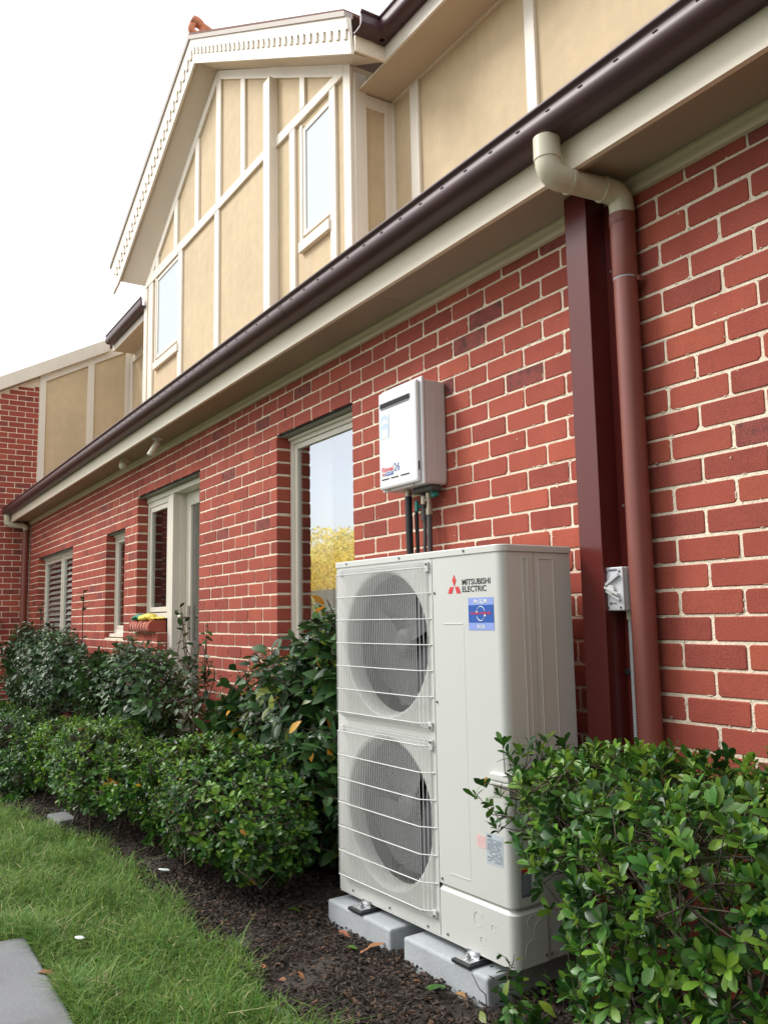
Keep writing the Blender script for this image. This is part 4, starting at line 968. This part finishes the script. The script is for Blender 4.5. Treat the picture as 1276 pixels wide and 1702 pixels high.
def glove(name, x, y, z, rz, m, label, s=1.0):
    mb = MB()
    def finger(a, l, w, o): 
        mb.tube([(o[0], o[1], .012), (o[0]+math.cos(a)*l*.5, o[1]+math.sin(a)*l*.5, .022), (o[0]+math.cos(a)*l, o[1]+math.sin(a)*l, .012+.01*rnd.random())], [w, w*.95, w*.6], 8)
    mb.tube([(-.11, 0, .012), (-.07, .004, .020), (-.02, 0, .024), (.035, 0, .020), (.05, 0, .014)], [.030, .033, .036, .036, .024], 12)
    for i, (aa, l) in enumerate(((-.30, .065), (-.1, .08), (.08, .082), (.28, .07))): finger(aa, l, .0105, (.04, -.024+.016*i))
    finger(-1.0, .06, .012, (-.01, -.03))
    me = mb.mesh(name, m)
    for v in me.vertices: v.co = Vector((v.co.x*s, v.co.y*s, max(.0, v.co.z-.004)*.9*s))
    o = link(name, me, None, label=label, cat='glove', group='gardening gloves on the brick ledge'); o.location = (x, y, z); o.rotation_euler = (0, 0, rz); return o
glove('garden_glove', -6.33, -.005, 1.256, .15, M_GLG, 'green gardening glove lying on the rounded brick ledge', 1.25)
glove('garden_glove', -6.06, -.002, 1.256, .35, M_GLY, 'yellow gardening glove beside the green one on the ledge', 1.25)

# ================================================================== PLANTS
def leaf_shape(kind):
    """unit leaf along +X, faces up; returns verts, quads/tris as quads (4 idx)"""
    if kind == 'obovate': W = [(0, .06), (.3, .30), (.68, .50), (.9, .30), (1.0, .02)]
    elif kind == 'camellia': W = [(0, .04), (.22, .36), (.5, .5), (.78, .30), (1.0, .0)]
    else: W = [(0, .05), (.3, .4), (.6, .4), (1, .0)]
    wd = {'obovate': .46, 'camellia': .50}.get(kind, .4); fold = .16
    V = []; 
    for t, w in W:
        z = -.22*t*t; V += [(t, -w*wd*.5*2*.5*2, z+fold*w*.5), (t, 0, z), (t, w*wd*.5*2*.5*2, z+fold*w*.5)]
    V = np.array(V); n = len(W); F = []
    for i in range(n-1):
        F += [(3*i, 3*i+3, 3*i+4, 3*i+1), (3*i+1, 3*i+4, 3*i+5, 3*i+2)]
    return V, np.array(F)
LV = {k: leaf_shape(k) for k in ('obovate', 'camellia')}
def basis(d, up):
    d = d/np.linalg.norm(d, axis=-1, keepdims=True); s = np.cross(up, d); s /= np.maximum(np.linalg.norm(s, axis=-1, keepdims=True), 1e-6); n = np.cross(d, s); return np.stack([d, s, n], -1)
def shrub(name, label, cat, centre, half, kind, leaf_len, n_ros, per, mats, probs, seed, stems=7, power=3.0, zbot=0., group=None, nparts=300, shell=.45, upb=.5, open_=(28, 70), noise=.14, density=None, extra=None, twig=.0028, stem_r=.008, gap=0.0, base_spread=.35):
    g = np.random.default_rng(seed); c = np.array(centre); h = np.array(half)
    root = empty(name, (c[0], c[1], 0), label=label, cat=cat, group=group)
    # rosette positions in a lumpy superellipsoid shell
    P = []; ph = g.uniform(0, 6, 9)
    while len(P) < n_ros:
        q = g.uniform(-1.15, 1.15, (4000, 3)); k = (np.abs(q)**power).sum(1)**(1/power)
        w = q*h+c
        bump = 1+noise*(np.sin(w[:, 0]*7+ph[0])*np.sin(w[:, 1]*8+ph[1])+np.sin(w[:, 2]*9+ph[2]+w[:, 0]*4)*.6+.5*np.sin(w[:, 0]*19+ph[3])*np.sin(w[:, 2]*17+ph[4]))
        prob = np.clip((k/bump-shell)/(1-shell), 0, 1)**1.3
        ok = (k < bump) & (g.random(len(q)) < prob) & (w[:, 2] > zbot)
        if gap: ok &= ~((np.sin(w[:, 0]*11+ph[5])*np.sin(w[:, 2]*12+ph[6])*np.sin(w[:, 1]*10+ph[7])) > 1-gap)
        if density is not None: ok &= g.random(len(q)) < density(w)
        P += list(w[ok])
    P = np.array(P[:n_ros])
    if extra is not None: P = np.concatenate([P, np.array(extra)]); n_ros = len(P)
    ax = (P-c)/h; ax = ax/np.linalg.norm(ax, axis=1, keepdims=True)*.7+np.array([0, 0, upb])+g.normal(0, .28, ax.shape); ax /= np.linalg.norm(ax, axis=1, keepdims=True)
    # leaves
    N = n_ros*per; rid = np.repeat(np.arange(n_ros), per); j = np.tile(np.arange(per), n_ros)
    az = j*2.399+g.uniform(0, 6.28, n_ros)[rid]+g.normal(0, .2, N); el = np.radians(open_[0]+(open_[1]-open_[0])*(1-j/per)+g.normal(0, 10, N))
    A_ = ax[rid]; t1 = np.cross(A_, np.array([.3, .2, .93])); t1 /= np.linalg.norm(t1, axis=1, keepdims=True); t2 = np.cross(A_, t1)
    dr = A_*np.cos(el)[:, None]+(t1*np.cos(az)[:, None]+t2*np.sin(az)[:, None])*np.sin(el)[:, None]
    if kind == 'camellia': dr[:, 2] -= .25; dr /= np.linalg.norm(dr, axis=1, keepdims=True)
    B_ = basis(dr, A_+g.normal(0, .25, A_.shape)); S = leaf_len*g.uniform(.48, 1.2, N)*(1-.35*(j/per))
    O = P[rid]-A_*((per-j)/per*leaf_len*(.5 if kind == 'obovate' else 1.6))[:, None]
    V, F = LV[kind]
    # which leaves get a light tone: outer, top
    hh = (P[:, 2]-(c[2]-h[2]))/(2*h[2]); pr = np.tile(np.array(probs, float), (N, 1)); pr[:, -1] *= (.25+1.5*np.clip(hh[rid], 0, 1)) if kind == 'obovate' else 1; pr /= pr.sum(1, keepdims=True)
    mi = (g.random(N)[:, None] > np.cumsum(pr, 1)).sum(1).clip(0, len(mats)-1)
    if kind == 'obovate': mi = np.where((g.random(N) < .5), mi[(rid*per).clip(0, N-1)], mi)
    dist = np.linalg.norm(O-CAM, axis=1)
    od = ((P-c)/h); outer = ((np.abs(od)**power).sum(1)**(1/power))[rid]
    facing = ((P-c)*(CAM-c)).sum(1)[rid] > 0
    vis_ = np.array([visible(o) for o in O])
    sc = np.where(vis_ & facing & (outer > .82), dist, 1e6+dist)
    order = np.argsort(sc); pick = np.zeros(N, bool)
    k_ = min(nparts, int((sc < 1e5).sum())); pick[order[:k_]] = True
    mesh = []
    for m in mats:
        me = bpy.data.meshes.new('leaf'); me.from_pydata([tuple(v) for v in V], [], [tuple(f_) for f_ in F]); me.materials.append(m); me.polygons.foreach_set('use_smooth', [True]*len(F)); mesh.append(me)
    rootm = Vector((c[0], c[1], 0))
    for i in np.nonzero(pick)[0]:
        o = bpy.data.objects.new('leaf', mesh[mi[i]]); col.objects.link(o); o.parent = root
        b3 = B_[i]*S[i]; o.matrix_local = Matrix(((b3[0, 0], b3[0, 1], b3[0, 2], O[i, 0]-c[0]), (b3[1, 0], b3[1, 1], b3[1, 2], O[i, 1]-c[1]), (b3[2, 0], b3[2, 1], b3[2, 2], O[i, 2]), (0, 0, 0, 1)))
    R_ = ~pick; W3 = np.einsum('nij,vj->nvi', B_[R_]*S[R_][:, None, None], V)+O[R_][:, None]-np.array([c[0], c[1], 0])
    nv = len(V); FF = (F[None]+(np.arange(R_.sum())*nv)[:, None, None]).reshape(-1, 4)
    link('foliage', fast_mesh('foliage', W3.reshape(-1, 3), FF, mats, np.repeat(mi[R_], len(F)), True), root, kind='stuff')
    # stems and twigs
    base = [np.array([c[0]+g.uniform(-1, 1)*h[0]*base_spread, c[1]+g.uniform(-1, 1)*h[1]*base_spread, -.02]) for _ in range(stems)]
    nodes = []
    for b_ in base:
        tgt = c+np.array([g.uniform(-.75, .75), g.uniform(-.6, .6), g.uniform(.1, .6)])*h
        if base_spread > .5: tgt[0] = b_[0]+g.uniform(-.2, .2)*h[0]
        pts = []; n_ = 7
        for i in range(n_):
            t = i/(n_-1); p = b_*(1-t)+tgt*t+np.array([0, 0, .12*h[2]*math.sin(t*3.14)])+g.normal(0, .012, 3)*(0 < i); pts.append(p)
        part('stem', MB().tube([p-np.array([c[0], c[1], 0]) for p in pts], [stem_r*(1-.6*i/(n_-1)) for i in range(n_)], 7), M_BARK, root)
        nodes += [(p, 0) for p in pts[2:]]
    NP = np.array([p for p, _ in nodes]); tw = MB()
    sel = g.permutation(n_ros)
    for i in sel:
        p = P[i]; d_ = np.linalg.norm(NP-p, axis=1)+np.maximum(0, NP[:, 2]-p[2])*1.5; q = NP[d_.argmin()]
        m_ = (p+q)/2+g.normal(0, .02, 3)-np.array([0, 0, .02]); off_ = np.array([c[0], c[1], 0])
        tw.tube([q-off_, m_-off_, p-off_], [twig*1.4, twig, twig*.6], 3, cap=False)
        if g.random() < .25: NP = np.vstack([NP, m_])
    link('twigs', tw.mesh('twigs', M_BARK), root, kind='stuff')
    return root
GH = 'shrubs in the bed along the wall'
SPRIG = [tuple(onY(u, v, y)) for u, v, y in ((790, 1318, -.56), (802, 1300, -.57), (812, 1335, -.58), (828, 1318, -.58), (835, 1352, -.58), (822, 1372, -.58), (850, 1335, -.58), (858, 1365, -.58), (870, 1345, -.58), (858, 1395, -.58), (880, 1385, -.58), (868, 1420, -.58), (890, 1420, -.58), (835, 1232, -.56), (843, 1250, -.57), (852, 1268, -.57), (868, 1250, -.5), (880, 1235, -.5), (895, 1245, -.5), (905, 1225, -.45), (915, 1250, -.5), (935, 1232, -.4), (890, 1275, -.56), (875, 1300, -.57), (900, 1320, -.57), (905, 1360, -.58), (895, 1475, -.58), (910, 1510, -.58))]
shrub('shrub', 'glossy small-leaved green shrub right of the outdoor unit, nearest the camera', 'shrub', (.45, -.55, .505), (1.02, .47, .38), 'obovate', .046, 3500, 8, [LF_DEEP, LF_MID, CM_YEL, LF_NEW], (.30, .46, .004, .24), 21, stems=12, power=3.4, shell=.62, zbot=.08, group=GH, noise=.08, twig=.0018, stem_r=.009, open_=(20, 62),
      extra=SPRIG, density=lambda w: np.where(w[:, 0] < -.25-(w[:, 1]+.6)*1.15-np.where(w[:, 2] > .66, .14, 0.)+np.where(w[:, 2] < .40, .03, 0.), .0, np.where((w[:, 0] < -.02) & (w[:, 2] < .50), .45, 1.0)))
tk = bpy.data.objects[[o.name for o in col.objects if o.get('label', '').startswith('glossy small-leaved')][0]]
q0, q1 = onY(967, 1700, -.60), onY(962, 1540, -.58)
part('stem', MB().tube([(q0[0]-.45, q0[1]+.55, -.03), (q0[0]-.45, q0[1]+.55, q0[2]), ((q0[0]+q1[0])/2-.445, -.04, (q0[2]+q1[2])/2), (q1[0]-.45, q1[1]+.55, q1[2]), (q1[0]-.40, q1[1]+.57, q1[2]+.12), (q1[0]-.36, q1[1]+.60, q1[2]+.25)], [.011, .010, .0095, .009, .007, .004], 9), M_BARK, tk)
shrub('hedge_shrub', 'rounded low green hedge shrub just left of the mulch before the outdoor unit', 'hedge', (-2.66, -.68, .34), (.80, .32, .275), 'obovate', .046, 1750, 8, [LF_DEEP, LF_MID, CM_YEL, LF_NEW], (.34, .44, .003, .22), 22, stems=6, power=2.7, shell=.55, zbot=.08, group=GH, noise=.12)
shrub('hedge_shrub', 'middle low hedge shrub with bare lower stems and a grey block behind', 'hedge', (-4.32, -.90, .33), (1.02, .30, .25), 'obovate', .046, 1600, 8, [LF_DEEP, LF_MID, CM_YEL, LF_NEW], (.28, .42, .003, .30), 23, stems=9, power=3.2, shell=.45, zbot=.08, group=GH, noise=.12, base_spread=.8, nparts=250,
      density=lambda w: np.where(w[:, 2] < .22, .50, 1.0))
shrub('hedge_shrub', 'dark low hedge shrub at the far left edge of the bed', 'hedge', (-6.75, -1.14, .20), (1.60, .32, .27), 'obovate', .050, 2200, 8, [LF_DEEP, LF_MID, LF_NEW], (.60, .32, .08), 24, stems=8, power=4, shell=.55, zbot=.0, group=GH, base_spread=.8, nparts=0)
shrub('camellia', 'large-leaved dark camellia with some orange leaves against the left side of the outdoor unit', 'camellia', (-2.62, -.30, .70), (.92, .24, .68), 'camellia', .112, 900, 6, [CM_DEEP, CM_MID, CM_LIME, CM_YEL], (.46, .46, .065, .015), 31, stems=8, power=2.2, shell=.22, zbot=.10, group=GH, noise=.16, open_=(40, 85), upb=.45, stem_r=.011, base_spread=.25,
      density=lambda w: np.where(w[:, 2] > 1.30+(w[:, 0]+2.2)*.42, 0.0, 1.0))
shrub('camellia', 'dark bushy camellia behind the hedge at the far left before the brick corner', 'camellia', (-8.7, -.42, .74), (1.75, .32, .50), 'camellia', .085, 1300, 6, [CM_DEEP, CM_MID], (.66, .34), 32, stems=6, power=2.3, shell=.35, zbot=.22, group=GH, noise=.12, nparts=0, open_=(40, 85), stem_r=.014, base_spread=.3)
shrub('camellia', 'mid-green camellia below the brick ledge and narrow window', 'camellia', (-5.35, -.38, .66), (1.0, .28, .45), 'camellia', .085, 900, 6, [CM_DEEP, CM_MID], (.35, .65), 33, stems=6, power=2.4, shell=.35, zbot=.16, group=GH, noise=.14, nparts=200, open_=(40, 85), stem_r=.012)
shrub('camellia', 'thin sparse young camellia with bare stems in front of the white door', 'camellia', (-3.98, -.32, .72), (.28, .16, .36), 'camellia', .075, 42, 5, [CM_DEEP, CM_MID], (.6, .4), 34, stems=4, power=2.0, shell=.1, zbot=.3, group=GH, noise=.2, open_=(45, 85), stem_r=.010, base_spread=.1, twig=.004,
      extra=[(-4.25, -.32, 1.20), (-4.22, -.32, 1.10), (-4.30, -.32, 1.36), (-4.27, -.32, 1.28), (-3.72, -.34, 1.16), (-3.75, -.34, 1.06), (-3.70, -.34, 1.22)])
shrub('seedling', 'low leafy sprouts at the foot of the shrub in front of the outdoor unit', 'seedling', (-.42, -.62, .12), (.20, .14, .11), 'camellia', .060, 20, 5, [LF_MID, LF_DEEP, CM_LIME], (.5, .4, .1), 41, stems=4, power=2, shell=.05, zbot=.03, group=None, nparts=100, stem_r=.003, twig=.0016, open_=(40, 80))
# single upright shoots poking above the far camellias
for i, (x, y, z) in enumerate(((-9.3, -.35, 1.48), (-7.15, -.35, 1.56))):
    rt = empty('camellia_shoot', (x, y, 0), label=['thin camellia shoot rising above the far left camellia', 'taller dark camellia shoot in front of the brick between two windows'][i], cat='shoot')
    part('stem', MB().tube([(0, 0, .8), (.02, 0, z-.15), (.03, 0, z)], [.006, .005, .003], 6), M_BARK, rt)
    for k in range(9):
        V, F = LV['camellia']; a = k*2.4; d = np.array([math.cos(a), math.sin(a), .55+.1*k/9]); Bm = basis(d[None], np.array([[0, 0, 1.]]))[0]*.09
        me = bpy.data.meshes.new('leaf'); me.from_pydata([tuple(Bm @ v+np.array([.025, 0, z-.20+.022*k])) for v in V], [], [tuple(f_) for f_ in F]); me.materials.append(CM_DEEP); link('leaf', me, rt)

# ---- litter on the bed and lawn
def litter(name, p, s, rz, m, label, cat, group=None, kind='camellia', tilt=.15):
    V, F = LV[kind]; V = V.copy(); V[:, 2] = V[:, 2]*.6+.10*np.sin(V[:, 0]*3+rz)*np.abs(V[:, 1])*4
    me = bpy.data.meshes.new(name); me.from_pydata([tuple(v*s) for v in V], [], [tuple(f_) for f_ in F]); me.materials.append(m)
    me.polygons.foreach_set('use_smooth', [True]*len(F))
    o = link(name, me, None, label=label, cat=cat, group=group); o.location = (p[0], p[1], p[2]); o.rotation_euler = (rnd.uniform(-tilt, tilt), rnd.uniform(-tilt, tilt), rz); return o
GD = 'dead leaves fallen on the mulch'
for (u, v, s, rz, lab) in ((563, 1547, .060, .3, 'brown fallen leaf just below the left concrete block'), (610, 1578, .070, 1.2, 'upright curled brown leaf between the two concrete blocks'), (600, 1585, .055, 2.2, 'dark brown leaf lying beside the curled one'),
                           (487, 1614, .062, .5, 'orange-brown dead leaf on the mulch near the lawn edge'), (438, 1610, .050, 2.7, 'small red-brown leaf on bare soil near the grass'), (462, 1630, .045, .2, 'pale tan leaf at the grass edge'),
                           (686, 1631, .052, 1.3, 'round tan leaf in front of the right concrete block'), (733, 1626, .070, 2.4, 'crumpled brown leaf below the right concrete block'), (758, 1650, .050, .1, 'pale brown leaf beside the fallen green sprig')):
    p = onZ(u, v, .018); litter('fallen_leaf', p, s, rz, M_DEAD, lab, 'leaf', GD, tilt=.4)
for (u, v, s, rz, lab) in ((575, 1575, .05, .6, 'green leaf lying on the mulch before the left block'), (478, 1512, .07, .9, 'fresh green leaf fallen near the hedge')):
    litter('green_leaf', onZ(u, v, .018), s, rz, LF_NEW, lab, 'leaf', 'green leaves fallen on the mulch')
lf = litter('path_leaf', onZ(62, 1618, .014), .075, 1.1, M_DEAD, 'long orange-brown leaf lying on the grey path slab', 'leaf')
sp_ = empty('leaf_sprig', tuple(onZ(742, 1655, .012)), .3, label='fallen sprig of green leaves lying on the mulch', cat='sprig')
part('stem', MB().tube([(-.03, 0, .006), (.05, .01, .008), (.12, 0, .004)], .0018, 5), M_BARK, sp_)
for k in range(5):
    V, F = LV['camellia']; a = 2.2+k*.55; me = bpy.data.meshes.new('leaf'); me.from_pydata([(v[0]*.055*math.cos(a)-v[1]*.055*math.sin(a)-.02, v[0]*.055*math.sin(a)+v[1]*.055*math.cos(a), .012+v[2]*.03+.004*k) for v in V], [], [tuple(f_) for f_ in F]); me.materials.append(LF_MID); link('leaf', me, sp_)
def scrap(name, u, v, s, m, label, cat, zz=.02, st=(1, .6, .1)):
    bm = bmesh.new(); bmesh.ops.create_icosphere(bm, subdivisions=2, radius=1)
    for q in bm.verts: q.co = Vector((q.co.x*st[0], q.co.y*st[1], q.co.z*st[2]))*s*(1+.15*math.sin(q.co.x*5+q.co.y*7))
    mb = MB().bm(bm, smooth=True); o = part(name, mb, m, None, label=label, cat=cat); o.location = tuple(onZ(u, v, zz)); o.rotation_euler = (.2, .1, .9); return o
scrap('white_pebble', 132, 1559, .020, M_WHITE, 'flat white pebble lying on the lawn grass', 'pebble', .038)
scrap('paper_scrap', 273, 1446, .032, M_PALEW, 'torn white scrap at the foot of the hedge', 'scrap', .035, (1, .35, .12))
b = MB(); b.bev(-.13, .13, -.06, .06, -.03, .035, .012); o = part('edging_stone', b, M_PAVE, None, label='flat grey edging stone at the corner of lawn and hedge', cat='stone'); o.location = tuple(onZ(104, 1366, 0)); o.rotation_euler = (0, 0, .1)
b = MB(); b.bev(-.32, .32, -.05, .05, -.05, .34, .01); o = part('concrete_slab', b, M_CONC, None, label='upright grey concrete slab half hidden behind the hedge stems', cat='slab'); o.location = (-4.35, -.56, 0); o.rotation_euler = (0, 0, .05)
b = MB(); b.bev(-.11, .11, -.025, .025, -.05, .002, .006); o = part('edging_strip', b, M_PAVE, None, label='buried concrete edging strip between the mulch and lawn', cat='edging'); o.location = (-.95, -1.075, 0)
mt = MB(); mt.box(XW, XW+.10, -.62, -.40, 1.17, 1.33); o = part('meter_box', mt, M_RUB, None, label='dark box on the wing wall at the left edge', cat='box')

# ---- across the garden, behind the viewer: mirrored in the windows
fe = empty('fence', (-9, -9.0, 0), label='beige boundary fence across the lawn, mirrored in the window', cat='fence')
for i in range(56): part('paling', MB().box(-17+i*.5, -17+i*.5+.49, -.01, .01+.004*(i % 2), -.05, 2.05), M_FENCE, fe)
def far_tree(x, y, r, h, mats, lab, seed):
    g = np.random.default_rng(seed); rt = empty('garden_tree', (x, y, 0), label=lab, cat='tree')
    part('trunk', MB().tube([(0, 0, -.1), (.05, 0, h*.3), (0, .1, h*.6)], [.16, .12, .06], 8), M_BARK, rt)
    n = 30000; d = g.normal(0, 1, (n, 3)); d /= np.linalg.norm(d, axis=1, keepdims=True); P = d*r*(g.random(n)**.4)[:, None]*(1+.2*np.sin(d[:, 0]*7)*np.sin(d[:, 2]*6))[:, None]*np.array([1, 1, .75])+np.array([0, 0, h-r*.75])
    B_ = basis(g.normal(0, 1, (n, 3)), g.normal(0, 1, (n, 3)))*.13; V, F = LV['camellia']; W3 = np.einsum('nij,vj->nvi', B_, V)+P[:, None]
    FF = (F[None]+(np.arange(n)*len(V))[:, None, None]).reshape(-1, 4)
    link('crown', fast_mesh('crown', W3.reshape(-1, 3), FF, mats, g.integers(0, len(mats), n).repeat(len(F)), True), rt, kind='stuff')
far_tree(-22.6, -11, 2.9, 4.15, [M_YTREE], 'yellow-leaved tree across the garden, mirrored in the window', 5)

# unseen hedge added right of the view to darken faces turned that way
hv = MB(); n1, n2 = 60, 24
V = []
for i in range(n1+1):
    for k in range(n2+1):
        y = -9+10*i/n1; z = 5.2*k/n2; b_ = .22*math.sin(y*5+z*3)+.16*math.sin(y*11-z*7)+rnd.uniform(-.12, .12)
        V.append((4.3+b_+.12*z, y, z+.3*math.sin(y*3)*k/n2-.1*(k == 0)))
hv.add(V, [(i*(n2+1)+k, i*(n2+1)+k+1, (i+1)*(n2+1)+k+1, (i+1)*(n2+1)+k) for i in range(n1) for k in range(n2)])
V2 = [(x+1.4, y, z) for x, y, z in V]
hv.add(V2, [(i*(n2+1)+k, (i+1)*(n2+1)+k, (i+1)*(n2+1)+k+1, i*(n2+1)+k+1) for i in range(n1) for k in range(n2)])
tv = [V[i*(n2+1)+n2] for i in range(n1+1)]+[V2[i*(n2+1)+n2] for i in range(n1+1)]
hv.add(tv, [(i, i+1, n1+1+i+1, n1+1+i) for i in range(n1)])
part('added_shade_hedge', hv, LF_DEEP, None, label='tall dark hedge added out of view at the right to shade what faces it', cat='hedge')
